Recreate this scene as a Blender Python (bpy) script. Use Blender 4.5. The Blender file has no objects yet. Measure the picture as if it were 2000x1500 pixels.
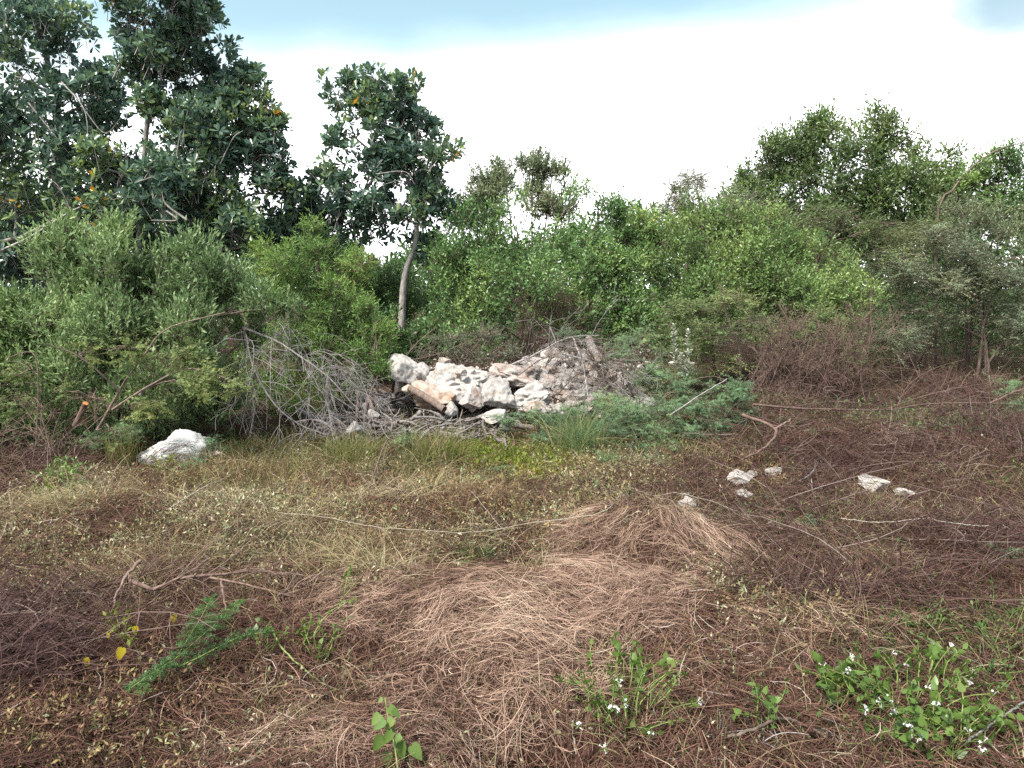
import bpy, bmesh, math, random
import numpy as np
from mathutils import Vector

S = bpy.context.scene
COL = S.collection
PI = math.pi
R = np.random.default_rng(7)
random.seed(7)

# ------------------------------------------------------------------ camera
CH, PITCH, F = 2.0, math.radians(7.5), 1430.0          # camera height, pitch down, focal length in photo pixels (2000 wide)
cd = bpy.data.cameras.new('camera'); cam = bpy.data.objects.new('camera', cd); COL.objects.link(cam)
cam.location = (0, 0, CH); cam.rotation_euler = (PI/2 - PITCH, 0, 0)
cd.sensor_width = 36; cd.lens = F/2000*36; cd.clip_start = 0.05; cd.clip_end = 3000
S.camera = cam

# ------------------------------------------------------------------ light
SUN_EL, SUN_AZ = math.radians(56), math.radians(222)     # azimuth clockwise from +Y: high, from the left and behind the camera
w = bpy.data.worlds.new('World'); S.world = w; w.use_nodes = True
nt = w.node_tree; N = nt.nodes; Lk = nt.links
for n in list(N): N.remove(n)
out = N.new('ShaderNodeOutputWorld'); bg = N.new('ShaderNodeBackground'); bg.inputs['Strength'].default_value = 0.13
sky = N.new('ShaderNodeTexSky'); sky.sky_type = 'NISHITA'; sky.sun_disc = False
sky.sun_elevation = SUN_EL; sky.sun_rotation = SUN_AZ; sky.air_density = 1.0; sky.dust_density = 1.2; sky.ozone_density = 1.0
tc = N.new('ShaderNodeTexCoord'); sep = N.new('ShaderNodeSeparateXYZ'); Lk.new(tc.outputs['Generated'], sep.inputs[0])
mp = N.new('ShaderNodeMapping'); mp.inputs['Scale'].default_value = (2.0, 2.0, 5.0); Lk.new(tc.outputs['Generated'], mp.inputs[0])
nz = N.new('ShaderNodeTexNoise'); nz.inputs['Scale'].default_value = 1.3; nz.inputs['Detail'].default_value = 6; nz.inputs['Roughness'].default_value = 0.55
Lk.new(mp.outputs[0], nz.inputs['Vector'])
el = N.new('ShaderNodeMapRange'); el.interpolation_type = 'SMOOTHSTEP'                # thick bright cloud low in the sky
el.inputs[1].default_value = 0.335; el.inputs[2].default_value = 0.165; el.inputs[3].default_value = 0.012; el.inputs[4].default_value = 1.0
ex = N.new('ShaderNodeMath'); ex.operation = 'MULTIPLY_ADD'; ex.inputs[1].default_value = -.06; Lk.new(sep.outputs['X'], ex.inputs[0]); Lk.new(sep.outputs['Z'], ex.inputs[2])   # clearer to the left
ey = N.new('ShaderNodeMath'); ey.operation = 'MULTIPLY_ADD'; ey.inputs[1].default_value = -.10; Lk.new(nz.outputs['Fac'], ey.inputs[0]); Lk.new(ex.outputs[0], ey.inputs[2])
ez = N.new('ShaderNodeMath'); ez.operation = 'ADD'; ez.inputs[1].default_value = .05; Lk.new(ey.outputs[0], ez.inputs[0]); Lk.new(ez.outputs[0], el.inputs[0])
nr = N.new('ShaderNodeMapRange'); nr.inputs[1].default_value = 0.56; nr.inputs[2].default_value = 0.74; nr.inputs[3].default_value = 0; nr.inputs[4].default_value = 0.8
Lk.new(nz.outputs['Fac'], nr.inputs[0])
mx = N.new('ShaderNodeMath'); mx.operation = 'MAXIMUM'; Lk.new(el.outputs[0], mx.inputs[0]); Lk.new(nr.outputs[0], mx.inputs[1])
mixc = N.new('ShaderNodeMix'); mixc.data_type = 'RGBA'
tint = N.new('ShaderNodeMix'); tint.data_type = 'RGBA'; tint.blend_type = 'MULTIPLY'; tint.inputs['Factor'].default_value = 1; tint.inputs['B'].default_value = (.74, .75, .56, 1); Lk.new(sky.outputs[0], tint.inputs['A'])
Lk.new(mx.outputs[0], mixc.inputs['Factor']); Lk.new(tint.outputs['Result'], mixc.inputs['A'])
yb = N.new('ShaderNodeMapRange'); yb.interpolation_type = 'SMOOTHSTEP'; yb.inputs[1].default_value = -.7; yb.inputs[2].default_value = .8; yb.inputs[3].default_value = .42; yb.inputs[4].default_value = 1.0; Lk.new(sep.outputs['Y'], yb.inputs[0])   # the cloud is brightest ahead, duller behind the viewer
cb = N.new('ShaderNodeVectorMath'); cb.operation = 'SCALE'; cb.inputs[0].default_value = (7.8, 7.8, 8.1); Lk.new(yb.outputs[0], cb.inputs['Scale']); Lk.new(cb.outputs[0], mixc.inputs['B'])
gd = N.new('ShaderNodeVectorMath'); gd.operation = 'DISTANCE'; Lk.new(tc.outputs['Generated'], gd.inputs[0]); gd.inputs[1].default_value = (.520, .80, .298)      # one grey cloud, high on the right
gm = N.new('ShaderNodeMath'); gm.operation = 'MULTIPLY_ADD'; gm.inputs[1].default_value = .16; Lk.new(nz.outputs['Fac'], gm.inputs[0]); Lk.new(gd.outputs['Value'], gm.inputs[2])
gr = N.new('ShaderNodeMapRange'); gr.interpolation_type = 'SMOOTHSTEP'; gr.inputs[1].default_value = .155; gr.inputs[2].default_value = .085; gr.inputs[3].default_value = 0; gr.inputs[4].default_value = .8; Lk.new(gm.outputs[0], gr.inputs[0])
mixg = N.new('ShaderNodeMix'); mixg.data_type = 'RGBA'; Lk.new(gr.outputs[0], mixg.inputs['Factor']); Lk.new(mixc.outputs['Result'], mixg.inputs['A']); mixg.inputs['B'].default_value = (.85, 1.35, 1.65, 1)
Lk.new(mixg.outputs['Result'], bg.inputs['Color']); Lk.new(bg.outputs[0], out.inputs['Surface'])

sl = bpy.data.lights.new('sun', 'SUN'); so = bpy.data.objects.new('sun', sl); COL.objects.link(so)
sl.energy = 2.6; sl.angle = math.radians(12); sl.color = (1.0, 0.95, 0.88)
sdir = Vector((math.sin(SUN_AZ)*math.cos(SUN_EL), math.cos(SUN_AZ)*math.cos(SUN_EL), math.sin(SUN_EL)))
so.rotation_euler = sdir.to_track_quat('Z', 'Y').to_euler()

vs = S.view_settings; vs.view_transform = 'Standard'; vs.look = 'None'; vs.gamma = 1.0; vs.exposure = 1.7; vs.use_curve_mapping = False
S.render.engine = 'CYCLES'
cy = S.cycles; cy.max_bounces = 6; cy.diffuse_bounces = 3; cy.glossy_bounces = 2; cy.transmission_bounces = 4; cy.transparent_max_bounces = 8
cy.use_denoising = False; cy.caustics_reflective = False; cy.caustics_refractive = False

# ------------------------------------------------------------------ numpy noise
def _h(ix, iy, iz):
    h = (ix.astype(np.uint32)*np.uint32(73856093)) ^ (iy.astype(np.uint32)*np.uint32(19349663)) ^ (iz.astype(np.uint32)*np.uint32(83492791))
    h = (h ^ (h >> np.uint32(13)))*np.uint32(1274126177); h = h ^ (h >> np.uint32(16))
    return (h & np.uint32(0xffff)).astype(np.float64)/65535.0
def vn(p):
    p = np.asarray(p, float); i = np.floor(p).astype(np.int64); f = p - i; f = f*f*(3-2*f)
    r = 0
    for a in (0, 1):
        for b in (0, 1):
            for c in (0, 1):
                wt = (f[..., 0] if a else 1-f[..., 0])*(f[..., 1] if b else 1-f[..., 1])*(f[..., 2] if c else 1-f[..., 2])
                r = r + wt*_h(i[..., 0]+a, i[..., 1]+b, i[..., 2]+c)
    return r
def fbm(p, o=4):
    p = np.asarray(p, float); s = 0; a = 0.5; t = 0
    for k in range(o):
        s = s + a*vn(p*(2.03**k) + 17.3*k); t += a; a *= 0.5
    return s/t
def f2(x, y, sc, o=3, sd=0.0):
    return fbm(np.stack([np.asarray(x, float)*sc + sd, np.asarray(y, float)*sc - sd, np.full_like(np.asarray(x, float), sd*1.7)], -1), o)
def nrm(v): return v/np.maximum(np.linalg.norm(v, axis=-1, keepdims=True), 1e-9)
def rdir(n):
    v = R.normal(size=(n, 3)); return nrm(v)

# ------------------------------------------------------------------ photo pixel <-> place
def ray(px, py):
    x = (np.asarray(px, float)-1000)/F; v = (750-np.asarray(py, float))/F
    return x, math.cos(PITCH)+v*math.sin(PITCH), -math.sin(PITCH)+v*math.cos(PITCH)
def at(px, py, Y):
    x, y, z = ray(px, py); t = np.asarray(Y, float)/y
    return np.stack([x*t, y*t, CH+z*t], -1)
def pix(x, y, z):
    dy = np.asarray(y, float); dz = np.asarray(z, float)-CH
    d = dy*math.cos(PITCH)-dz*math.sin(PITCH); u = dy*math.sin(PITCH)+dz*math.cos(PITCH)
    d = np.maximum(d, 0.05)
    return 1000+np.asarray(x, float)/d*F, 750-u/d*F
# ------------------------------------------------------------------ terrain
MOUNDS = [(-0.05, 4.15, .20, .85, .38), (1.0, 5.35, .30, .62, .38), (3.6, 10.2, .35, 1.3, .9), (-.85, 4.5, .10, .25, .25), (.45, 4.4, .12, .5, .3), (.12, 2.95, -.28, .30, .22), (-.9, 3.5, -.06, .5, .4),
          (-3.3, 6.0, .18, 1.1, .6), (4.5, 8.5, .25, 1.6, 1.2), (2.4, 6.4, .05, .8, .5),
          (1.0, 11.6, .82, 1.0, .85), (-.5, 11.6, .50, 1.3, .7), (-1.0, 9.9, .12, 1.2, .35)]
def terr(x, y):
    x = np.asarray(x, float); y = np.asarray(y, float)
    near = 1/(1+np.maximum(y-14, 0)*.05)
    z = 0.22*(f2(x, y, .55, 3, 3.1)-.5)*near + 0.15*(f2(x, y, 1.9, 3, 9.0)-.5)*near
    for cx, cyy, a, sx, sy in MOUNDS:
        z = z + a*np.exp(-((x-cx)/sx)**2-((y-cyy)/sy)**2)
    return z
def gp(px, py):
    x, y, z = ray(px, py); sh = np.shape(x); x, y, z = [np.atleast_1d(np.broadcast_to(a, sh) if sh else a).astype(float).ravel() for a in (x, y, z)]
    ts = np.geomspace(1.5, 60, 500); below = CH+z[:, None]*ts < terr(x[:, None]*ts, y[:, None]*ts); i = np.maximum(np.argmax(below, 1), 1); i = np.where(below.any(1), i, len(ts)-1)
    lo, hi = ts[i-1], ts[i]
    for _ in range(8):
        m_ = (lo+hi)/2; b = CH+z*m_ < terr(x*m_, y*m_); hi = np.where(b, m_, hi); lo = np.where(b, lo, m_)
    r = np.stack([x*hi, y*hi, terr(x*hi, y*hi)], -1)
    return r.reshape(sh+(3,))
def g3(x, y): return np.array([x, y, float(terr(np.array([x]), np.array([y]))[0])])
def ell(px, py, cx, cyy, rx, ry, rot=0):
    c, s = math.cos(math.radians(rot)), math.sin(math.radians(rot)); dx = px-cx; dy = py-cyy
    d = np.sqrt(((dx*c+dy*s)/rx)**2+((-dx*s+dy*c)/ry)**2)
    return np.clip((1.25-d)/.5, 0, 1)

# ------------------------------------------------------------------ mesh helpers
class Geo:
    def __init__(s): s.v, s.q, s.r, s.m, s.n = [], [], [], [], 0
    def add(s, v, q, r=None, mi=0):
        v = np.asarray(v, float).reshape(-1, 3); q = np.asarray(q).reshape(-1, 4)
        s.v.append(v); s.q.append(q+s.n); s.n += len(v)
        s.r.append(np.full(len(q), .5) if r is None else np.asarray(r, float)); s.m.append(np.full(len(q), mi, np.int32))
        return s
    def mesh(s, name, mats, origin=(0, 0, 0), smooth=True):
        v = np.concatenate(s.v)-np.asarray(origin, float); q = np.concatenate(s.q); r = np.concatenate(s.r); m = np.concatenate(s.m)
        me = bpy.data.meshes.new(name)
        me.vertices.add(len(v)); me.vertices.foreach_set('co', v.astype(np.float32).ravel())
        me.loops.add(q.size); me.loops.foreach_set('vertex_index', q.astype(np.int32).ravel())
        me.polygons.add(len(q)); me.polygons.foreach_set('loop_start', np.arange(0, q.size, 4, dtype=np.int32))
        me.polygons.foreach_set('material_index', m); me.polygons.foreach_set('use_smooth', np.full(len(q), smooth))
        at_ = me.attributes.new('rnd', 'FLOAT', 'FACE'); at_.data.foreach_set('value', r.astype(np.float32))
        me.update(calc_edges=True)
        for k in (mats if isinstance(mats, (list, tuple)) else [mats]): me.materials.append(k)
        return me
    def build(s, name, mats, parent=None, origin=(0, 0, 0), smooth=True):
        o = bpy.data.objects.new(name, s.mesh(name, mats, origin, smooth)); COL.objects.link(o)
        if parent is not None: o.parent = parent
        else: o.location = origin
        return o
def tag(o, label=None, cat=None, group=None, kind=None):
    if label: o['label'] = label
    if cat: o['category'] = cat
    if group: o['group'] = group
    if kind: o['kind'] = kind
    return o
def empty(name, loc, label, cat, group=None):
    o = bpy.data.objects.new(name, None); COL.objects.link(o); o.location = tuple(map(float, loc)); o.empty_display_size = .1
    return tag(o, label, cat, group)

def tubes(geo, P, rad, sides=4, rnd=None, mi=0):
    P = np.asarray(P, float); n, k, _ = P.shape; rad = np.broadcast_to(np.asarray(rad, float), (n, k))
    T = nrm(np.gradient(P, axis=1)); mT = np.abs(T.mean(1)); ref = np.eye(3)[np.argmin(mT, 1)][:, None, :]
    U = nrm(np.cross(T, ref)); V = np.cross(T, U)
    a = np.arange(sides)/sides*2*PI
    v = P[:, :, None, :]+rad[:, :, None, None]*(U[:, :, None, :]*np.cos(a)[None, None, :, None]+V[:, :, None, :]*np.sin(a)[None, None, :, None])
    idx = np.arange(n*k*sides).reshape(n, k, sides); nx = np.roll(idx, -1, 2)
    q = np.stack([idx[:, :-1], nx[:, :-1], nx[:, 1:], idx[:, 1:]], -1)
    r = R.random(n) if rnd is None else np.broadcast_to(rnd, (n,))
    geo.add(v, q, np.repeat(r, (k-1)*sides), mi)
def ribbons(geo, P, wid, rnd=None, mi=0, up=1.0):
    P = np.asarray(P, float); n, k, _ = P.shape; wid = np.broadcast_to(np.asarray(wid, float), (n, k))
    T = nrm(np.gradient(P, axis=1)); nn = np.array([0, 0, up])+R.normal(size=(n, 3))*.6
    Sd = nrm(np.cross(T, nn[:, None, :]))
    v = np.stack([P-Sd*wid[..., None]/2, P+Sd*wid[..., None]/2], 2)
    idx = np.arange(n*k*2).reshape(n, k, 2)
    q = np.stack([idx[:, :-1, 0], idx[:, :-1, 1], idx[:, 1:, 1], idx[:, 1:, 0]], -1)
    r = R.random(n) if rnd is None else np.broadcast_to(rnd, (n,))
    geo.add(v, q, np.repeat(r, k-1), mi)
# leaf templates: columns side(W), along(L), normal(L)
OVAL = (np.array([[0, 0, 0], [-.42, .30, .03], [-.40, .72, .04], [0, 1, -.04], [.40, .72, .04], [.42, .30, .03]]), [[0, 1, 2, 3], [0, 3, 4, 5]])
LANCE = (np.array([[0, 0, 0], [-.5, .38, .03], [-.26, .75, .02], [0, 1, -.05], [.26, .75, .02], [.5, .38, .03]]), [[0, 1, 2, 3], [0, 3, 4, 5]])
OBOV = (np.array([[0, 0, 0], [-.30, .38, .05], [-.50, .78, .06], [0, 1, .0], [.50, .78, .06], [.30, .38, .05]]), [[0, 1, 2, 3], [0, 3, 4, 5]])
DIAM = (np.array([[0, 0, 0], [-.5, .45, .05], [0, 1, -.03], [.5, .45, .05]]), [[0, 1, 2, 3]])
_hm = [(0, .06, 0), (0, .30, -.02), (0, .62, -.05), (0, 1.0, -.16)]
_hl = [(.10, .0, .02), (.42, .05, .05), (.50, .34, .05), (.30, .68, .01)]
HEART = (np.array(_hm+_hl+[(-a, b, c) for a, b, c in _hl], float)*1.0,
         [[0, 1, 5, 4], [1, 2, 6, 5], [2, 3, 7, 6], [1, 0, 8, 9], [2, 1, 9, 10], [3, 2, 10, 11]])
def leaves(geo, P, D, Nn, L, W, tpl=OVAL, rnd=None, mi=0):
    n = len(P); D = nrm(D); Sd = nrm(np.cross(D, Nn)); Nn = np.cross(Sd, D)
    L = np.broadcast_to(L, (n,)); W = np.broadcast_to(W, (n,)); t, fc = tpl; fc = np.asarray(fc); m = len(t)
    v = P[:, None, :]+Sd[:, None, :]*(t[None, :, 0]*W[:, None])[..., None]+D[:, None, :]*(t[None, :, 1]*L[:, None])[..., None]+Nn[:, None, :]*(t[None, :, 2]*L[:, None])[..., None]
    q = fc[None]+(np.arange(n)*m)[:, None, None]
    r = R.random(n) if rnd is None else rnd
    geo.add(v, q, np.repeat(r, len(fc)), mi)
def perp(T):
    a = np.where(np.abs(T[..., 2:3]) < .9, np.array([0, 0, 1.0]), np.array([1.0, 0, 0])); U = nrm(np.cross(T, a)); return U, np.cross(T, U)
def clump(P, sc=1.6, amt=.5):
    c = np.clip((fbm(P*sc, 2)-.5)*2.2+.5, 0, 1); return np.clip(amt*c+(1-amt)*R.random(len(P)), 0, 1)
def twigs(gl, gw, P, D, ln, m, L, W, ang=55, tpl=LANCE, sag=.1, wig=.15, wr=.003, t0=.12, distich=False, k=4, cl=1.3, amt=.6, taper=.35, hue=None):
    """twigs from P along D with m leaves each"""
    n = len(P); D = nrm(D); ln = np.broadcast_to(ln, (n,)); tt = np.linspace(0, 1, k); U, V = perp(D)
    b = R.normal(size=(n, 2))*wig; B = U*b[:, :1]+V*b[:, 1:]
    def pos(t): return P[:, None, :]+ln[:, None, None]*(D[:, None, :]*t[..., None]+B[:, None, :]*(t**2)[..., None]+np.array([0, 0, -1.0])*sag*(t**2)[..., None])
    if gw is not None:
        tubes(gw, pos(np.broadcast_to(tt, (n, k))), wr*np.linspace(1, .45, k)[None], 3)
    tj = (np.arange(m)+.5)/m*(1-t0)+t0; tj = np.broadcast_to(tj, (n, m))+R.normal(size=(n, m))*.02
    Q = pos(tj); T = nrm(D[:, None, :]+2*tj[..., None]*(B[:, None, :]+np.array([0, 0, -1.0])*sag))
    Uj, Vj = perp(T)
    if distich: az = (np.arange(m) % 2)*PI+R.normal(size=(n, m))*.25+R.random((n, 1))*.8
    else: az = np.arange(m)*2.4+R.random((n, 1))*6.28+R.normal(size=(n, m))*.4
    rad = Uj*np.cos(az)[..., None]+Vj*np.sin(az)[..., None]
    a = np.radians(ang+R.normal(size=(n, m))*12)*(1-taper*tj)
    ld = T*np.cos(a)[..., None]+rad*np.sin(a)[..., None]
    Nn = T*np.sin(a)[..., None]-rad*np.cos(a)[..., None]+R.normal(size=(n, m, 3))*.3+np.array([0, 0, .25])
    sc = (R.random((n, m))*.5+.7)
    Pf = Q.reshape(-1, 3)
    rn = clump(Pf, cl, amt) if hue is None else np.clip(np.repeat(hue, m)+R.normal(size=n*m)*.12, 0, 1)
    leaves(gl, Pf, ld.reshape(-1, 3), Nn.reshape(-1, 3), (np.reshape(L, (-1, 1))*sc).ravel(), (np.reshape(W, (-1, 1))*sc).ravel(), tpl, rn)
def rosettes(gl, P, A, nl, L, W, tpl=OBOV):
    n = len(P); A = nrm(A); U, V = perp(A); az = (np.arange(nl)/nl*2*PI)[None]+R.random((n, 1))*6.28+R.normal(size=(n, nl))*.25
    e = np.radians(np.clip(R.normal(38, 22, (n, nl)), -15, 85))
    rad = U[:, None]*np.cos(az)[..., None]+V[:, None]*np.sin(az)[..., None]
    d = rad*np.cos(e)[..., None]+A[:, None]*np.sin(e)[..., None]
    Nn = A[:, None]*np.cos(e)[..., None]-rad*np.sin(e)[..., None]+R.normal(size=(n, nl, 3))*.25
    sc = R.random((n, nl))*.5+.7
    Pf = np.repeat(P, nl, 0)+rad.reshape(-1, 3)*.012
    leaves(gl, Pf, d.reshape(-1, 3), Nn.reshape(-1, 3), (L*sc).ravel(), (W*sc).ravel(), tpl, clump(Pf, 1.2, .4))
def feather(gl, gw, P, D, ln, nodes, pl, pm, L, W, sag=.12, wig=.15, wr=.003, ang=65, hue=None, strip=False):
    """bipinnate foliage: twigs > pinnae > leaflets; strip=True draws a pinna as one thin blade (far plants)"""
    n = len(P); D = nrm(D); ln = np.broadcast_to(ln, (n,)); U, V = perp(D); b = R.normal(size=(n, 2))*wig; B = U*b[:, :1]+V*b[:, 1:]
    def pos(t): return P[:, None, :]+ln[:, None, None]*(D[:, None, :]*t[..., None]+B[:, None, :]*(t**2)[..., None]+np.array([0, 0, -1.0])*sag*(t**2)[..., None])
    if gw is not None: tubes(gw, pos(np.broadcast_to(np.linspace(0, 1, 5), (n, 5))), wr*np.linspace(1, .4, 5)[None], 3)
    t = np.broadcast_to((np.arange(nodes)+.5)/nodes*.9+.1, (n, nodes))
    Q = pos(t); T = nrm(D[:, None]+2*t[..., None]*(B[:, None]+np.array([0, 0, -1.0])*sag)); Sd, Vd = perp(T)
    sg = np.where(np.arange(nodes) % 2 == 0, 1.0, -1.0)[None, :, None]; roll = R.normal(size=(n, nodes, 1))*.6
    rad = nrm(Sd*sg+Vd*roll); a = np.radians(ang+R.normal(size=(n, nodes, 1))*14)
    pd = (T*np.cos(a)+rad*np.sin(a)).reshape(-1, 3); pp = Q.reshape(-1, 3); pn = np.cross(pd, np.cross(T.reshape(-1, 3), pd))+R.normal(size=pd.shape)*.3
    pn = np.where(pn[:, 2:3] < 0, -pn, pn)+np.array([0, 0, .3])
    plen = pl*(R.random(len(pd))*.5+.7)*np.repeat(np.ones(n), nodes)
    h = clump(pp, 1.5, .5) if hue is None else np.clip(np.repeat(np.broadcast_to(hue, (n,)), nodes)+R.normal(size=len(pd))*.1, 0, 1)
    if strip:
        leaves(gl, pp, pd, pn, plen, W, DIAM, h); return
    s2 = nrm(np.cross(pd, pn)); j = (np.arange(pm)+.6)/pm; sgn = np.where(np.arange(pm) % 2 == 0, 1.0, -1.0)
    lp = pp[:, None]+pd[:, None]*(plen[:, None]*j)[..., None]+np.array([0, 0, -1.0])*(plen[:, None]*j**2*.15)[..., None]
    ld = pd[:, None]*.45+s2[:, None]*sgn[None, :, None]+R.normal(size=lp.shape)*.12
    leaves(gl, lp.reshape(-1, 3), ld.reshape(-1, 3), np.repeat(pn, pm, 0), L*(R.random(lp.shape[0]*pm)*.4+.8), W, DIAM, np.repeat(h, pm))
def cr(pts, k):
    """smooth curve through points, resampled to k"""
    p = np.asarray(pts, float); n = len(p)
    if n == 2: return p[0]+(p[1]-p[0])*np.linspace(0, 1, k)[:, None]
    e = np.vstack([2*p[0]-p[1], p, 2*p[-1]-p[-2]]); t = np.linspace(0, n-1, k); i = np.minimum(t.astype(int), n-2); f = (t-i)[:, None]
    a, b, c, d = e[i], e[i+1], e[i+2], e[i+3]
    return .5*((2*b)+(c-a)*f+(2*a-5*b+4*c-d)*f**2+(3*b-a-3*c+d)*f**3)
def limb(a, b, bow, k=7, wob=.05):
    a = np.asarray(a, float); b = np.asarray(b, float); L = np.linalg.norm(b-a); m = (a+b)/2+np.array([0, 0, bow*L])+R.normal(size=3)*wob*L
    return cr([a, (a+m)/2+R.normal(size=3)*wob*L*.4, m, (m+b)/2+R.normal(size=3)*wob*L*.5, b], k)

# ------------------------------------------------------------------ materials
def newmat(name):
    m = bpy.data.materials.new(name); m.use_nodes = True; t = m.node_tree
    for n in list(t.nodes): t.nodes.remove(n)
    o = t.nodes.new('ShaderNodeOutputMaterial'); return m, t, o
def ramp(t, stops, fac):
    r = t.nodes.new('ShaderNodeValToRGB'); e = r.color_ramp.elements
    while len(e) < len(stops): e.new(.5)
    for k, (p, c) in enumerate(stops): e[k].position = p; e[k].color = (*c, 1)
    t.links.new(fac, r.inputs[0]); return r
def leafmat(name, stops, rough=.5, trans=.3, spec=.4):
    m, t, o = newmat(name); a = t.nodes.new('ShaderNodeAttribute'); a.attribute_name = 'rnd'
    r = ramp(t, stops, a.outputs['Fac'])
    p = t.nodes.new('ShaderNodeBsdfPrincipled'); p.inputs['Roughness'].default_value = rough; p.inputs['Specular IOR Level'].default_value = spec
    t.links.new(r.outputs[0], p.inputs['Base Color'])
    if trans > 0:
        tr = t.nodes.new('ShaderNodeBsdfTranslucent'); hs = t.nodes.new('ShaderNodeHueSaturation'); hs.inputs['Value'].default_value = 1.25; hs.inputs['Saturation'].default_value = 1.1; hs.inputs['Hue'].default_value = .485
        t.links.new(r.outputs[0], hs.inputs['Color']); t.links.new(hs.outputs[0], tr.inputs[0])
        mx = t.nodes.new('ShaderNodeMixShader'); mx.inputs[0].default_value = trans
        t.links.new(p.outputs[0], mx.inputs[1]); t.links.new(tr.outputs[0], mx.inputs[2]); t.links.new(mx.outputs[0], o.inputs[0])
    else: t.links.new(p.outputs[0], o.inputs[0])
    return m
def woodmat(name, c1, c2, scale=40, rough=.85):
    m, t, o = newmat(name); tcn = t.nodes.new('ShaderNodeTexCoord')
    mpn = t.nodes.new('ShaderNodeMapping'); mpn.inputs['Scale'].default_value = (1, 1, .35); t.links.new(tcn.outputs['Object'], mpn.inputs[0])
    n = t.nodes.new('ShaderNodeTexNoise'); n.inputs['Scale'].default_value = scale; n.inputs['Detail'].default_value = 4; t.links.new(mpn.outputs[0], n.inputs['Vector'])
    r = ramp(t, [(.32, c1), (.68, c2)], n.outputs['Fac'])
    a = t.nodes.new('ShaderNodeAttribute'); a.attribute_name = 'rnd'
    hs = t.nodes.new('ShaderNodeHueSaturation'); mr = t.nodes.new('ShaderNodeMapRange'); mr.inputs[3].default_value = .65; mr.inputs[4].default_value = 1.3
    t.links.new(a.outputs['Fac'], mr.inputs[0]); t.links.new(mr.outputs[0], hs.inputs['Value']); t.links.new(r.outputs[0], hs.inputs['Color'])
    b = t.nodes.new('ShaderNodeBump'); b.inputs['Strength'].default_value = .5; b.inputs['Distance'].default_value = .01; t.links.new(n.outputs['Fac'], b.inputs['Height'])
    p = t.nodes.new('ShaderNodeBsdfPrincipled'); p.inputs['Roughness'].default_value = rough; p.inputs['Specular IOR Level'].default_value = .2
    t.links.new(hs.outputs[0], p.inputs['Base Color']); t.links.new(b.outputs[0], p.inputs['Normal']); t.links.new(p.outputs[0], o.inputs[0]); return m
def rockmat(name, base, stain, grey, sa=.5, ga=.5, scale=5):
    m, t, o = newmat(name); tcn = t.nodes.new('ShaderNodeTexCoord'); oi = t.nodes.new('ShaderNodeObjectInfo')
    ad = t.nodes.new('ShaderNodeVectorMath'); ad.operation = 'ADD'; t.links.new(tcn.outputs['Object'], ad.inputs[0]); t.links.new(oi.outputs['Location'], ad.inputs[1])
    def nz_(sc, d=5, ro=.68):
        n = t.nodes.new('ShaderNodeTexNoise'); n.inputs['Scale'].default_value = sc; n.inputs['Detail'].default_value = d+3; n.inputs['Roughness'].default_value = ro; t.links.new(ad.outputs[0], n.inputs['Vector']); return n
    n1, n2, n3 = nz_(scale), nz_(scale*2.3), nz_(scale*5)
    f1 = ramp(t, [(.5-.12*sa+.05, (0, 0, 0)), (.72-.1*sa, (1, 1, 1))], n1.outputs['Fac'])
    f2_ = ramp(t, [(.56-.1*ga, (0, 0, 0)), (.74-.1*ga, (1, 1, 1))], n2.outputs['Fac'])
    m1 = t.nodes.new('ShaderNodeMix'); m1.data_type = 'RGBA'; m1.inputs['A'].default_value = (*base, 1); m1.inputs['B'].default_value = (*stain, 1); t.links.new(f1.outputs[0], m1.inputs['Factor'])
    m2 = t.nodes.new('ShaderNodeMix'); m2.data_type = 'RGBA'; t.links.new(m1.outputs['Result'], m2.inputs['A']); m2.inputs['B'].default_value = (*grey, 1); t.links.new(f2_.outputs[0], m2.inputs['Factor'])
    vo = t.nodes.new('ShaderNodeTexVoronoi'); vo.inputs['Scale'].default_value = scale*2.5; t.links.new(ad.outputs[0], vo.inputs['Vector'])
    ht = t.nodes.new('ShaderNodeMath'); ht.operation = 'ADD'; t.links.new(n3.outputs['Fac'], ht.inputs[0]); t.links.new(vo.outputs['Distance'], ht.inputs[1])
    b = t.nodes.new('ShaderNodeBump'); b.inputs['Strength'].default_value = .4; b.inputs['Distance'].default_value = .012; t.links.new(ht.outputs[0], b.inputs['Height'])
    p = t.nodes.new('ShaderNodeBsdfPrincipled'); p.inputs['Roughness'].default_value = .9; p.inputs['Specular IOR Level'].default_value = .2
    t.links.new(m2.outputs['Result'], p.inputs['Base Color']); t.links.new(b.outputs[0], p.inputs['Normal']); t.links.new(p.outputs[0], o.inputs[0]); return m

G = {}
G['mangrove'] = leafmat('mangrove_leaf', [(0, (0.059, 0.106, 0.095)), (.45, (0.106, 0.176, 0.133)), (.7, (0.147, 0.233, 0.128)), (.85, (0.251, 0.332, 0.119)), (.962, (0.296, 0.381, 0.119)), (.972, (0.850, 0.395, 0.068)), (1, (0.850, 0.508, 0.085))], .30, .28, .6)
G['silver'] = leafmat('grey_green_leaf', [(0, (0.093, 0.156, 0.068)), (.5, (0.184, 0.282, 0.122)), (1, (0.371, 0.495, 0.215))], .5, .28)
G['darkshrub'] = leafmat('dark_shrub_leaf', [(0, (0.043, 0.091, 0.039)), (.6, (0.104, 0.191, 0.065)), (1, (0.208, 0.328, 0.109))], .45, .28)
G['bright'] = leafmat('bright_narrow_leaf', [(0, (0.071, 0.153, 0.044)), (.5, (0.160, 0.287, 0.076)), (.94, (0.304, 0.448, 0.126)), (.97, (0.352, 0.179, 0.102)), (1, (0.400, 0.179, 0.102))], .5, .35)
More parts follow.
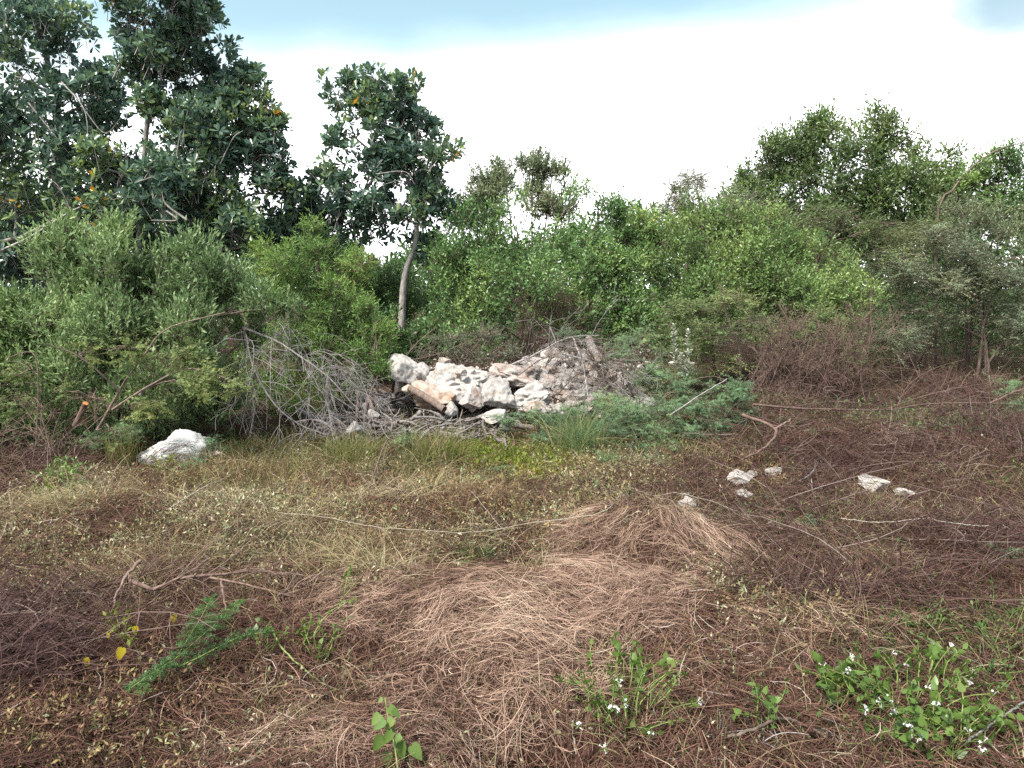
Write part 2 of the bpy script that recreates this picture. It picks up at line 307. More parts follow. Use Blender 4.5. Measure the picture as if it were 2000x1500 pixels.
G['mid'] = leafmat('mid_green_leaf', [(0, (0.057, 0.125, 0.050)), (.5, (0.132, 0.243, 0.081)), (.9, (0.272, 0.405, 0.126)), (.985, (0.343, 0.446, 0.126)), (1, (0.850, 0.486, 0.126))], .42, .3, .5)
G['light'] = leafmat('light_green_leaf', [(0, (0.072, 0.139, 0.045)), (.5, (0.153, 0.255, 0.078)), (1, (0.354, 0.464, 0.156))], .42, .33, .5)
G['dome'] = leafmat('dome_leaf', [(0, (.058, .105, .040)), (.5, (.118, .188, .062)), (1, (.22, .30, .10))], .42, .33, .5)
G['greytree'] = leafmat('grey_olive_leaf', [(0, (0.082, 0.121, 0.065)), (.5, (0.170, 0.218, 0.121)), (1, (0.308, 0.356, 0.194))], .5, .3)
G['acacia'] = leafmat('acacia_leaflet', [(0, (0.076, 0.126, 0.051)), (.5, (0.169, 0.245, 0.085)), (.9, (0.288, 0.355, 0.119)), (1, (0.473, 0.371, 0.101))], .6, .35)
G['acacia_grey'] = leafmat('grey_acacia_leaflet', [(0, (0.103, 0.147, 0.093)), (.5, (0.208, 0.271, 0.167)), (1, (0.375, 0.396, 0.208))], .6, .35)
G['mimosa'] = leafmat('blue_green_leaflet', [(0, (0.069, 0.144, 0.080)), (.5, (0.164, 0.281, 0.144)), (.9, (0.278, 0.397, 0.188)), (1, (0.508, 0.469, 0.144))], .6, .35)
G['fern'] = leafmat('vivid_green_leaflet', [(0, (0.027, 0.072, 0.023)), (.5, (0.062, 0.144, 0.042)), (1, (0.141, 0.240, 0.065))], .55, .35)
G['lime'] = leafmat('lime_leaf', [(0, (0.065, 0.121, 0.025)), (.5, (0.116, 0.194, 0.043)), (1, (0.218, 0.282, 0.084))], .42, .38, .5)
G['weed'] = leafmat('weed_leaf', [(0, (0.131, 0.071, 0.048)), (.22, (0.264, 0.158, 0.095)), (.4, (0.350, 0.253, 0.120)), (.55, (0.264, 0.237, 0.103)), (.75, (0.211, 0.237, 0.127)), (.9, (0.350, 0.364, 0.236)), (1, (0.595, 0.520, 0.357))], .7, .25, .2)
G['weedgreen'] = leafmat('green_weed_leaf', [(0, (0.033, 0.071, 0.019)), (.5, (0.085, 0.147, 0.043)), (1, (0.180, 0.247, 0.085))], .55, .3, .3)
G['chartreuse'] = leafmat('yellow_green_leaf', [(0, (0.085, 0.119, 0.017)), (.5, (0.178, 0.230, 0.030)), (.9, (0.289, 0.306, 0.043)), (1, (0.323, 0.170, 0.043))], .5, .35)
G['straw'] = leafmat('straw', [(0, (0.082, 0.046, 0.034)), (.25, (0.202, 0.122, 0.090)), (.6, (0.340, 0.225, 0.171)), (.85, (0.422, 0.292, 0.218)), (1, (0.471, 0.371, 0.280))], .7, .0, .2)
G['litter'] = leafmat('brown_twig', [(0, (0.030, 0.016, 0.012)), (.4, (0.082, 0.041, 0.032)), (.75, (0.164, 0.090, 0.064)), (.92, (0.258, 0.164, 0.112)), (1, (0.328, 0.275, 0.242))], .8, .0, .15)
G['brush'] = leafmat('red_brown_twig', [(0, (0.032, 0.017, 0.016)), (.5, (0.075, 0.042, 0.037)), (.85, (0.130, 0.078, 0.068)), (1, (0.206, 0.165, 0.147))], .8, .0, .15)
G['grass'] = leafmat('grass_blade', [(0, (0.055, 0.090, 0.023)), (.4, (0.119, 0.156, 0.042)), (.65, (0.219, 0.222, 0.070)), (.8, (0.329, 0.255, 0.122)), (1, (0.422, 0.304, 0.206))], .6, .3, .3)
G['tuft'] = leafmat('blue_green_blade', [(0, (0.073, 0.128, 0.057)), (.6, (0.160, 0.244, 0.110)), (.9, (0.290, 0.332, 0.128)), (1, (0.610, 0.460, 0.230))], .55, .3, .3)
G['yellow'] = leafmat('yellow_leaf', [(0, (0.408, 0.323, 0.025)), (.6, (0.510, 0.408, 0.034)), (1, (0.468, 0.255, 0.043))], .5, .35)
G['white'] = leafmat('white_petal', [(0, (.78, .78, .80)), (1, (.85, .85, .85))], .6, .35)
G['palespike'] = leafmat('pale_spike', [(0, (.30, .33, .24)), (.5, (.50, .52, .42)), (1, (.70, .70, .62))], .7, .2)
B_GREY = woodmat('grey_bark', (.20, .175, .165), (.42, .385, .37), 30)
B_BROWN = woodmat('brown_bark', (.085, .062, .052), (.20, .15, .125), 30)
B_RED = woodmat('red_bark', (0.102, 0.064, 0.052), (0.209, 0.143, 0.119), 30)
B_DEAD = woodmat('bleached_wood', (0.156, 0.139, 0.138), (0.328, 0.299, 0.295), 45)
B_DRIFT = woodmat('drift_wood', (.065, .052, .047), (.27, .235, .22), 40)
B_PALE = woodmat('pale_stem', (0.246, 0.217, 0.180), (0.385, 0.353, 0.303), 40)
B_CUT = woodmat('cut_wood', (.45, .36, .29), (.62, .53, .45), 25)
B_GREEN = woodmat('green_stem', (.10, .14, .04), (.22, .26, .09), 40)
B_ORANGE = woodmat('torn_wood', (.38, .14, .05), (.55, .27, .12), 40)
R_WHITE = rockmat('white_limestone', (0.41, 0.385, 0.365), (.40, .30, .24), (.25, .235, .225), .2, .95, 8)
R_ORANGE = rockmat('stained_limestone', (.385, .33, .29), (.30, .175, .11), (.17, .155, .145), .9, .6, 7)
R_PINK = rockmat('pink_limestone', (.385, .335, .31), (.27, .175, .135), (.17, .155, .15), .7, .8, 8)
R_GREY = rockmat('grey_limestone', (0.405, 0.378, 0.370), (.30, .19, .14), (.17, .16, .15), .4, 1.0)
R_CLEAN = rockmat('clean_limestone', (.60, .59, .59), (.42, .27, .19), (.36, .34, .34), -.1, .1)

# ground
m, t, o = newmat('soil'); tcn = t.nodes.new('ShaderNodeTexCoord')
n1 = t.nodes.new('ShaderNodeTexNoise'); n1.inputs['Scale'].default_value = 3; n1.inputs['Detail'].default_value = 8; t.links.new(tcn.outputs['Object'], n1.inputs['Vector'])
n2 = t.nodes.new('ShaderNodeTexNoise'); n2.inputs['Scale'].default_value = 45; n2.inputs['Detail'].default_value = 5; t.links.new(tcn.outputs['Object'], n2.inputs['Vector'])
r1 = ramp(t, [(.3, (.035, .022, .016)), (.55, (.075, .046, .034)), (.75, (.075, .068, .032))], n1.outputs['Fac'])
r2 = ramp(t, [(.3, (.5, .5, .5)), (.7, (1.3, 1.25, 1.2))], n2.outputs['Fac'])
mm = t.nodes.new('ShaderNodeMix'); mm.data_type = 'RGBA'; mm.blend_type = 'MULTIPLY'; mm.inputs['Factor'].default_value = 1; t.links.new(r1.outputs[0], mm.inputs['A']); t.links.new(r2.outputs[0], mm.inputs['B'])
bb = t.nodes.new('ShaderNodeBump'); bb.inputs['Distance'].default_value = .03; t.links.new(n2.outputs['Fac'], bb.inputs['Height'])
p = t.nodes.new('ShaderNodeBsdfPrincipled'); p.inputs['Roughness'].default_value = 1; p.inputs['Specular IOR Level'].default_value = .1
t.links.new(mm.outputs['Result'], p.inputs['Base Color']); t.links.new(bb.outputs[0], p.inputs['Normal']); t.links.new(p.outputs[0], o.inputs[0]); SOIL = m
xs = np.concatenate([-np.geomspace(900, 9, 30), np.linspace(-8.8, 8.8, 200), np.geomspace(9, 900, 30)])
ys = np.concatenate([-np.geomspace(200, .5, 14), np.linspace(0, 16, 190), np.geomspace(16.3, 1500, 40)])
X, Y = np.meshgrid(xs, ys); Z = terr(X, Y); idx = np.arange(X.size).reshape(X.shape)
g = Geo(); g.add(np.stack([X, Y, Z], -1), np.stack([idx[:-1, :-1], idx[:-1, 1:], idx[1:, 1:], idx[1:, :-1]], -1))
tag(g.build('ground', SOIL), 'dark soil of the cleared lot under the dry vegetation', 'ground', kind='structure')

# ------------------------------------------------------------------ trees and shrubs
def pb(spec):
    """(px, py, r_px, Y[, flat]) -> world blobs"""
    r = []
    for s in spec:
        c = at(s[0], s[1], s[3]); d = s[3]*1.02
        r.append((c, s[2]*d/F, s[4] if len(s) > 4 else 1.0))
    return r
def expand(bl, ns, fr=.42):
    o = []
    for c, r, fl in bl:
        o.append((c, r*.72, fl))
        d = rdir(ns)
        for k in range(ns):
            o.append((c+d[k]*np.array([1, 1, fl])*r*(.62+.3*R.random()), r*fr*(.6+.7*R.random()), 1.0))
    return o
def sample(bl, n, shell=.5):
    rr = np.array([b[1]**2 for b in bl]); ix = R.choice(len(bl), n, p=rr/rr.sum()); C = np.array([b[0] for b in bl])[ix]; rad = np.array([b[1] for b in bl])[ix]; fl = np.array([b[2] for b in bl])[ix]
    d = rdir(n); s = shell+(1-shell)*R.random(n)**.7
    rad = rad*(.75+.5*fbm(C*.9+d*1.7, 2))
    e = np.ones((n, 3)); e[:, 2] = fl
    P = C+d*e*(rad*s)[:, None]
    gz = terr(P[:, 0], P[:, 1]); ok = P[:, 2] > gz+.05
    return P[ok], d[ok], rad[ok]
def woodwork(gw, trunks, blobs, r0, nsub=5, tw=.012, bow=.05):
    """trunk polylines plus a limb from the nearest trunk to each blob and finer branches inside it"""
    allp = np.concatenate([tk for tk, _ in trunks])
    for tk, rr in trunks:
        k = 14; p = cr(tk, k); p[1:-1] += R.normal(size=(k-2, 3))*rr*.16
        tubes(gw, p[None], np.linspace(rr, rr*.35, k)[None], 8)
    dense = np.concatenate([cr(tk, 24) for tk, _ in trunks])
    sub, subr = [], []
    for c, r, fl in blobs:
        dd = np.linalg.norm(dense-c, axis=1)+np.maximum(dense[:, 2]-c[2]+r*.3, 0)*3
        a = dense[np.argmin(dd)]
        lp = limb(a, c, bow, 9); tubes(gw, lp[None], np.linspace(r0*.42, tw*.8, 9)[None], 6)
        for _ in range(nsub):
            e = c+rdir(1)[0]*np.array([1, 1, fl])*r*(.6+.4*R.random()); s = lp[R.integers(4, 9)]
            sub.append(limb(s, e, .06, 7, .09)); subr.append(np.linspace(tw*.7, tw*.22, 7))
    if sub: tubes(gw, np.array(sub), np.array(subr), 4)
def plant(name, label, cat, base, gw, bark, gl, leaf, group=None, wn='trunk', cn='crown'):
    e = empty(name, base, label, cat, group)
    if gw.n: gw.build(wn, bark, e, base)
    if gl is not None and gl.n: gl.build(cn, leaf, e, base)
    return e
def tk(*pts): return np.array([at(a, b, c) for a, b, c in pts])
def base_of(px, Y, py=None):
    x = (px-1000)/F*Y; return g3(x, Y)

def mangrove(label, base, trunks, spec, n, r0, bark=B_GREY, nl=7, L=.145, W=.057, fr=.40, ns=7, shell=.25, bare=()):
    gw, gl = Geo(), Geo(); bl = pb(spec); woodwork(gw, trunks, bl, r0, 7, .016, .03)
    sb = expand(bl, ns, fr); P, d, rad = sample(sb, n, shell)
    keep = fbm(P*2.6+5, 3) > .41; P, d, rad = P[keep], d[keep], rad[keep]
    A = nrm(d*.6+np.array([0, 0, .9])+R.normal(size=P.shape)*.5)
    rosettes(gl, P, A, nl, L, W)
    # bare stalks that carry the rosettes
    q = R.random(len(P)) < .5; ln = .12+.25*R.random(q.sum()); st = P[q]-A[q]*ln[:, None]*.8-np.array([0, 0, .25])*ln[:, None]
    tubes(gw, np.stack([st, (st+P[q])/2-A[q]*.01, P[q]], 1), np.array([[.006, .005, .004]]), 3)
    for bpts in bare: tubes(gw, cr(tk(*bpts[0]), 10)[None], np.linspace(bpts[1]*.7, bpts[1]*.2, 10)[None], 6)
    return plant('mangrove_tree', label, 'tree', base, gw, bark, gl, G['mangrove'], 'mangrove trees at the left')

YA = 13.0
mangrove('tall dark leathery tree at the far left edge, forked grey trunk half hidden in leaves', base_of(80, 13.4),
         [(np.vstack([base_of(80, 13.4), tk((112, 260, 13.4), (95, 130, 13.4), (70, 20, 13.4))]), .09), (np.vstack([base_of(-60, 12.6), tk((-60, 520, 12.6), (60, 455, 12.5), (150, 408, 12.5), (225, 378, 12.5))]), .045)],
         [(60, 40, 95, 13.4), (130, 60, 60, 13.2), (30, 150, 110, 13.2), (140, 180, 85, 13.2), (200, 190, 50, 13.0), (60, 280, 110, 13.0), (170, 290, 80, 12.9), (30, 400, 90, 12.9), (-60, 200, 120, 13.4), (-70, 400, 120, 13.2), (130, 380, 70, 12.7), (60, 500, 90, 13.2), (215, 250, 45, 13.2), (235, 330, 45, 13.2), (110, 460, 80, 13.3)],
         4050, .08, bare=[(((55, 200, 12.4), (95, 250, 12.4), (135, 300, 12.4)), .02), (((120, 160, 12.4), (165, 215, 12.4), (172, 290, 12.4)), .018), (((165, 215, 12.4), (205, 260, 12.4), (240, 225, 12.3)), .014), (((0, 490, 12.3), (60, 462, 12.3), (140, 412, 12.3), (215, 382, 12.3)), .03), (((140, 412, 12.3), (115, 365, 12.2), (90, 345, 12.2)), .018)])
mangrove('tall slender tree with one straight pale grey trunk showing against the sky', base_of(270, 12.8),
         [(np.vstack([base_of(268, 12.8), tk((272, 420, 12.8), (282, 300, 12.8), (293, 160, 12.8), (283, 60, 12.8), (270, -60, 12.8))]), .062)],
         [(285, 10, 70, 12.8), (350, 30, 60, 12.8), (400, 25, 35, 12.7), (245, 45, 40, 12.8), (320, 90, 60, 12.8), (270, 95, 45, 12.7), (255, 130, 35, 12.9), (360, 100, 45, 12.9), (330, -60, 90, 12.8), (240, -50, 60, 12.8), (210, 330, 50, 12.5), (260, 380, 60, 12.5), (330, 330, 50, 12.5)],
         1755, .07)
mangrove('broad dark leathery tree right of the straight pale trunk, thin grey limbs rising', base_of(390, 13.2),
         [(np.vstack([base_of(390, 13.2), tk((378, 350, 13.2), (395, 270, 13.2), (425, 200, 13.2))]), .08), (np.vstack([base_of(420, 13.0), tk((430, 340, 13.0), (470, 260, 13.0))]), .05)],
         [(380, 150, 70, 13.2), (440, 170, 70, 13.2), (350, 230, 80, 13.2), (430, 260, 90, 13.0), (510, 215, 55, 13.1), (530, 260, 40, 13.0), (500, 310, 65, 13.0), (380, 330, 90, 12.9), (460, 390, 80, 12.9), (540, 380, 50, 13.1), (330, 400, 90, 12.9), (440, 460, 80, 13.2), (230, 440, 80, 12.9), (540, 470, 50, 13.4), (310, 480, 70, 13.4), (400, 440, 70, 13.3)],
         4185, .075, bare=[(((375, 345, 12.4), (400, 270, 12.4), (428, 205, 12.4)), .02), (((430, 320, 12.4), (455, 270, 12.4), (475, 255, 12.4)), .016), (((342, 325, 12.4), (350, 270, 12.4), (360, 245, 12.4)), .014), (((270, 355, 12.2), (320, 340, 12.2), (390, 335, 12.2)), .018),
              (((365, 430, 11.8), (325, 400, 11.8), (316, 375, 11.8)), .03), (((325, 412, 11.8), (345, 430, 11.8), (295, 430, 11.8)), .025)])
mangrove('isolated round-topped dark tree with a leaning bare grey trunk, centre left of the skyline', base_of(782, 13.6),
         [(np.vstack([base_of(778, 13.6), tk((785, 585, 13.6), (800, 510, 13.6), (818, 440, 13.5), (790, 330, 13.5), (740, 230, 13.5))]), .075), (np.vstack([base_of(640, 13.9), tk((665, 430, 13.7), (715, 370, 13.6), (745, 320, 13.6))]), .06)],
         [(660, 185, 45, 13.5), (725, 195, 60, 13.5), (790, 205, 50, 13.5), (680, 260, 60, 13.5), (760, 270, 75, 13.5), (830, 265, 45, 13.5), (865, 295, 38, 13.4), (720, 350, 70, 13.5), (800, 350, 70, 13.4), (640, 360, 65, 13.6), (590, 380, 50, 13.6), (690, 430, 60, 13.6), (770, 420, 50, 13.5), (850, 400, 55, 13.6), (620, 440, 50, 13.8), (560, 440, 45, 13.9), (590, 490, 45, 13.9), (660, 480, 45, 13.9), (700, 490, 40, 13.9), (840, 480, 40, 13.8)],
         3375, .065, bare=[(((735, 340, 13), (790, 335, 13), (810, 360, 13)), .014), (((745, 240, 13), (780, 250, 13), (790, 230, 13)), .01)])

def shrub(name, label, base, spec, n, leafkey, ln=(.18, .4), m=9, L=.05, W=.018, ang=40, tpl=LANCE, up=.8, out_=.7, sag=.05, shell=.35, ns=8, fr=.42, stems=6, bark=B_BROWN, cat='shrub', group=None, r0=.03, trunks=None, gap=.30, nsub=4, extra=None):
    gw, gl = Geo(), Geo(); bl = pb(spec); base = np.asarray(base)
    if trunks is None:
        trunks = []
        for k in range(stems):
            c = bl[R.integers(len(bl))][0]; b = base+np.array([R.normal()*.25, R.normal()*.15, -.03]); trunks.append((np.array([b, b+(c-b)*.4+np.array([0, 0, .12]), c]), r0))
    woodwork(gw, trunks, bl, r0, nsub, .01, .05)
    sb = expand(bl, ns, fr); P, d, rad = sample(sb, n, shell)
    keep = fbm(P*1.5+9, 2) > gap+.05; P, d = P[keep], d[keep]
    D = nrm(d*out_+np.array([0, 0, up])+R.normal(size=P.shape)*.35)
    l = ln[0]+(ln[1]-ln[0])*R.random(len(P)); P = P-D*l[:, None]*.5
    twigs(gl, gw, P, D, l, m, L, W, ang, tpl, sag)
    if extra: extra(gw, gl)
    return plant(name, label, cat, base, gw, bark, gl, G[leafkey], group)

# shrub belt in front of the trees
shrub('grey_green_shrub', 'big rounded grey-green shrub with upright leaf sprays, behind the lone white boulder', base_of(230, 9.4),
      [(200, 520, 90, 9.6), (110, 520, 60, 9.6), (250, 470, 50, 9.7), (120, 470, 45, 9.7), (310, 540, 90, 9.6), (400, 560, 75, 9.6), (450, 545, 55, 9.5), (240, 620, 110, 9.4), (120, 620, 90, 9.4), (360, 650, 95, 9.3), (60, 700, 90, 9.2), (200, 740, 110, 9.2), (330, 760, 90, 9.2), (430, 670, 55, 9.2), (500, 600, 40, 9.3), (560, 602, 26, 9.2, .7), (100, 790, 80, 9.3), (250, 830, 70, 9.3), (390, 790, 60, 9.5), (455, 700, 45, 9.5), (440, 760, 45, 9.6), (480, 650, 40, 9.7)],
      8400, 'silver', (.2, .42), 9, .072, .026, 34, up=1.0, out_=.6, gap=.29, stems=4)
shrub('dark_green_shrub', 'darker green shrub cut by the left edge of the picture', base_of(-30, 9.0),
      [(20, 600, 60, 9.3), (-60, 620, 100, 9.3), (40, 680, 60, 9.2), (-60, 740, 110, 9.1), (30, 790, 70, 9.0), (-40, 860, 70, 8.9)],
      2400, 'darkshrub', (.2, .4), 9, .06, .022, 45)
shrub('narrow_leaf_shrub', 'tall yellow-green narrow-leaved shrub with reddish tips, left of the leaning grey trunk', base_of(640, 11.4),
      [(600, 470, 40, 11.6), (610, 440, 22, 11.6), (560, 520, 60, 11.6), (640, 520, 60, 11.5), (520, 480, 35, 11.7), (690, 510, 40, 11.5), (590, 600, 80, 11.4), (680, 600, 70, 11.4), (720, 650, 45, 11.2), (640, 680, 80, 11.3), (540, 680, 70, 11.4), (600, 760, 70, 11.3), (500, 760, 50, 11.4)],
      3900, 'bright', (.2, .4), 11, .062, .015, 48, up=.7, gap=.33, sag=.25)
shrub('lime_sapling', 'small vivid yellow-green bush leaning over the leftmost boulder of the pile', base_of(725, 10.5),
      [(735, 640, 28, 10.7), (725, 690, 34, 10.6), (745, 720, 24, 10.5), (700, 740, 30, 10.6), (715, 600, 20, 10.8)],
      750, 'bright', (.15, .3), 10, .05, .014, 48, up=.8, group=None)
shrub('leafy_shrub', 'large dense mid-green shrub behind the boulder pile, centre', base_of(1010, 12.8),
      [(930, 470, 70, 13), (1010, 450, 75, 13), (1090, 430, 65, 13), (1180, 430, 55, 13), (870, 500, 45, 12.9), (1150, 500, 80, 12.8), (960, 550, 90, 12.7), (1060, 560, 95, 12.6), (1170, 580, 80, 12.7), (880, 590, 60, 12.6), (860, 660, 50, 12.3), (930, 640, 60, 12.4), (1220, 520, 50, 12.9), (1130, 640, 70, 12.6), (1220, 640, 60, 12.7), (1240, 450, 50, 13.2), (1120, 400, 45, 13.2), (1180, 405, 40, 13.2)],
      6200, 'mid', (.2, .42), 8, .065, .030, 55, OVAL, gap=.32)
shrub('feathery_tree', 'greyish small-leaved tree topping the skyline behind the dense centre shrub', base_of(1020, 15.0),
      [(940, 370, 38, 15), (985, 345, 35, 15), (1040, 325, 30, 15), (1080, 335, 26, 15), (1050, 380, 50, 15), (960, 410, 45, 15), (1100, 400, 35, 15), (890, 420, 40, 15)],
      2100, 'greytree', (.2, .4), 9, .07, .027, 45, cat='tree', up=.9, gap=.12)
shrub('leafy_shrub', 'bright-leaved dense shrub right of the centre shrub, behind the pale flower spikes', base_of(1440, 13.0),
      [(1290, 500, 55, 13.2), (1350, 540, 75, 13), (1430, 520, 80, 13), (1520, 520, 80, 13), (1600, 500, 70, 13.2), (1380, 610, 80, 12.8), (1480, 600, 85, 12.7), (1570, 590, 85, 12.8), (1650, 570, 60, 13), (1290, 600, 65, 12.8), (1330, 670, 50, 12.7), (1620, 640, 60, 12.8), (1300, 450, 45, 13.6), (1370, 430, 50, 13.8), (1430, 430, 50, 13.8), (1500, 440, 50, 13.8), (1250, 470, 40, 13.4)],
      6600, 'light', (.2, .42), 8, .062, .028, 55, OVAL, gap=.33)
shrub('big_crowned_tree', 'widest green tree of the right skyline with a dome-shaped crown', base_of(1650, 16.5),
      [(1600, 270, 50, 16.5), (1690, 270, 60, 16.5), (1540, 300, 60, 16.5), (1500, 320, 45, 16.5), (1750, 310, 55, 16.4), (1620, 350, 85, 16.3), (1720, 370, 75, 16.2), (1800, 360, 60, 16.2), (1530, 380, 70, 16.3), (1460, 360, 35, 16.5), (1580, 430, 70, 16), (1690, 440, 75, 16), (1800, 430, 70, 16), (1601, 245, 22, 16.4), (1480, 330, 40, 16.4), (1850, 330, 40, 16.3), (1450, 400, 45, 16.3), (1850, 400, 50, 16.2)],
      6800, 'dome', (.25, .5), 8, .085, .036, 55, OVAL, cat='tree', gap=.25, up=.6,
      trunks=[(np.vstack([base_of(1650, 16.5), at(1640, 480, 16.4), at(1640, 330, 16.5)]), .1), (np.vstack([base_of(1680, 16.4), at(1720, 470, 16.3), at(1750, 350, 16.4)]), .07)], r0=.06)
shrub('leaning_tree', 'dark leaning-limbed tree at the right edge of the skyline', base_of(1845, 15.0),
      [(1900, 340, 30, 15), (1950, 320, 35, 15), (1990, 330, 40, 15), (1960, 380, 50, 15), (2050, 350, 70, 15), (2040, 430, 70, 15), (1920, 400, 30, 15), (1880, 360, 24, 14.9), (1915, 318, 22, 14.9), (1960, 296, 24, 14.9), (2005, 285, 28, 14.9)],
      1700, 'mid', (.2, .4), 8, .07, .03, 50, OVAL, cat='tree', gap=.36,
      trunks=[(np.vstack([base_of(1835, 15), at(1830, 430, 14.9), at(1862, 370, 14.8), at(1900, 325, 14.8), at(1950, 292, 14.8), at(2010, 275, 14.8)]), .026)], r0=.02)
shrub('grey_olive_shrub', 'grey-olive fine-leaved shrub at the right edge below the leaning dark limb', base_of(1910, 14.2),
      [(1880, 420, 50, 14.2), (1950, 430, 55, 14.2), (2030, 440, 60, 14.2), (1900, 490, 60, 14), (1990, 500, 65, 14), (1850, 470, 40, 14.1), (2050, 560, 80, 14), (1920, 580, 70, 14.2)],
      2400, 'greytree', (.2, .4), 9, .055, .022, 45, gap=.33)
shrub('dark_green_shrub', 'shaded green shrub low behind the grey feathery tree at the right', base_of(1800, 15.6),
      [(1720, 520, 70, 15.6), (1800, 540, 80, 15.6), (1880, 560, 80, 15.6), (1740, 610, 80, 15.5), (1830, 640, 80, 15.5), (1920, 650, 80, 15.6), (2010, 640, 80, 15.6), (1690, 670, 50, 15.4)],
      2600, 'darkshrub', (.2, .4), 9, .06, .022, 45, gap=.3)
shrub('dark_green_shrub', 'low dark shrub seen through the gap under the leaning grey trunk', base_of(770, 15.5),
      [(730, 545, 40, 15.5), (790, 560, 50, 15.5), (850, 560, 50, 15.5), (740, 620, 60, 15.3), (810, 640, 60, 15.2), (680, 570, 60, 15.5), (785, 650, 42, 13.0), (830, 660, 40, 12.8), (745, 665, 40, 12.9)],
      2000, 'darkshrub', (.2, .4), 9, .07, .03, 50, OVAL)

shrub('leafy_bush', 'dark leafy bush hiding the foot of the leaning grey trunk', base_of(790, 12.4),
      [(785, 640, 34, 12.7), (760, 670, 36, 12.6), (815, 670, 38, 12.5), (850, 650, 34, 12.6), (785, 700, 36, 12.3), (730, 640, 30, 12.9)],
      1300, 'mid', (.2, .4), 8, .06, .027, 55, OVAL, gap=.28)

def acacia(name, label, base, trunks, spec, n, leafkey, ln=(.3, .7), nodes=18, pl=.045, W=.010, up=.25, sag=.18, bark=B_BROWN, r0=.03, cat='tree', group=None, strip=True, pm=6, L=.012, shell=.15, gap=.36, ns=5, fr=.4, nsub=6, wr=.0035):
    gw, gl = Geo(), Geo(); bl = pb(spec); woodwork(gw, trunks, bl, r0, nsub, .010, .08)
    sb = expand(bl, ns, fr); P, d, rad = sample(sb, n, shell); keep = fbm(P*2.0+3, 2) > gap; P, d = P[keep], d[keep]
    D = nrm(d*np.array([1, 1, .3])+np.array([0, 0, up])+R.normal(size=P.shape)*.3); l = ln[0]+(ln[1]-ln[0])*R.random(len(P)); P = P-D*l[:, None]*.5
    feather(gl, gw, P, D, l, nodes, pl, pm, L, W, sag=sag, wig=.2, wr=wr, strip=strip)
    return plant(name, label, cat, base, gw, bark, gl, G[leafkey], group)
b0 = base_of(1912, 14.0)
acacia('acacia_tree', 'grey feathery thorn tree with a thin bare forked trunk at the right', b0,
       [(np.vstack([b0, at(1915, 690, 14), at(1918, 630, 14), at(1905, 580, 14), at(1885, 530, 14)]), .034), (np.vstack([at(1918, 640, 14), at(1940, 580, 14), at(1985, 530, 13.9)]), .03), (np.vstack([at(1917, 660, 14), at(1860, 630, 13.8), at(1760, 590, 13.6)]), .022)],
       [(1800, 470, 60, 13.8, .6), (1870, 490, 60, 13.8, .6), (1760, 530, 60, 13.6, .6), (1840, 550, 70, 13.7, .6), (1920, 540, 60, 13.8, .6), (1990, 540, 60, 13.8, .6), (1770, 610, 60, 13.5, .6), (1980, 620, 60, 13.8, .6), (1850, 620, 50, 13.7, .6), (1730, 660, 50, 13.4, .5)],
       1700, 'acacia_grey', (.35, .8), 20, .055, .013, wr=.0035, r0=.016)
b0 = base_of(1450, 11.5)
acacia('acacia_shrub', 'spreading yellow-green feathery shrub with flat layered sprays and a thin pale stem', b0,
       [(np.vstack([b0, at(1445, 690, 11.4), at(1420, 620, 11.5), at(1405, 560, 11.6)]), .025), (np.vstack([b0, at(1500, 680, 11.3), at(1560, 640, 11.4)]), .02), (np.vstack([b0, at(1380, 700, 11.3), at(1330, 660, 11.4)]), .02)],
       [(1360, 600, 50, 11.6, .45), (1430, 580, 55, 11.6, .45), (1400, 640, 60, 11.3, .45), (1480, 630, 60, 11.4, .45), (1550, 640, 55, 11.4, .45), (1350, 690, 50, 11.3, .45), (1430, 700, 50, 11.2, .45), (1600, 620, 50, 11.6, .45), (1660, 680, 45, 11.6, .45)],
       1300, 'acacia', (.3, .65), 20, .05, .013, r0=.014)
b0 = base_of(1340, 14.8)
acacia('thorn_tree', 'sparse brownish half-bare thorn tree rising against the white sky, right of centre', b0,
       [(np.vstack([b0, at(1340, 520, 14.8), at(1370, 430, 14.8), at(1360, 370, 14.8)]), .045), (np.vstack([b0, at(1320, 480, 14.8), at(1300, 400, 14.8)]), .03), (np.vstack([b0, at(1400, 470, 14.8), at(1470, 410, 14.8), at(1520, 390, 14.7)]), .03)],
       [(1320, 365, 45, 14.8, .6), (1370, 345, 40, 14.8, .6), (1300, 410, 50, 14.8, .6), (1360, 410, 60, 14.8, .6), (1430, 400, 50, 14.8, .6), (1250, 430, 40, 14.9, .6), (1300, 470, 50, 14.7, .6), (1400, 460, 60, 14.6, .6), (1480, 440, 50, 14.6, .6)],
       1100, 'acacia_grey', (.4, .8), 14, .055, .013, up=.5, sag=.05, nsub=12, wr=.004, r0=.02)
b0 = base_of(1560, 14.4)
acacia('acacia_tree', 'olive feathery thorn tree between the dome-shaped tree and the bright shrub', b0,
       [(np.vstack([b0, at(1580, 560, 14.3), at(1620, 470, 14.2), at(1650, 420, 14.2)]), .045), (np.vstack([b0, at(1540, 520, 14.2), at(1500, 470, 14.2)]), .03)],
       [(1480, 440, 50, 14.2, .5), (1560, 430, 55, 14.2, .5), (1640, 420, 50, 14.2, .5), (1700, 450, 50, 14.1, .5), (1660, 500, 60, 14, .5), (1740, 500, 50, 14, .5), (1580, 490, 55, 14, .5), (1780, 450, 45, 14, .5)],
       1200, 'acacia', (.4, .8), 18, .055, .013, r0=.02)
b0 = base_of(200, 8.4)
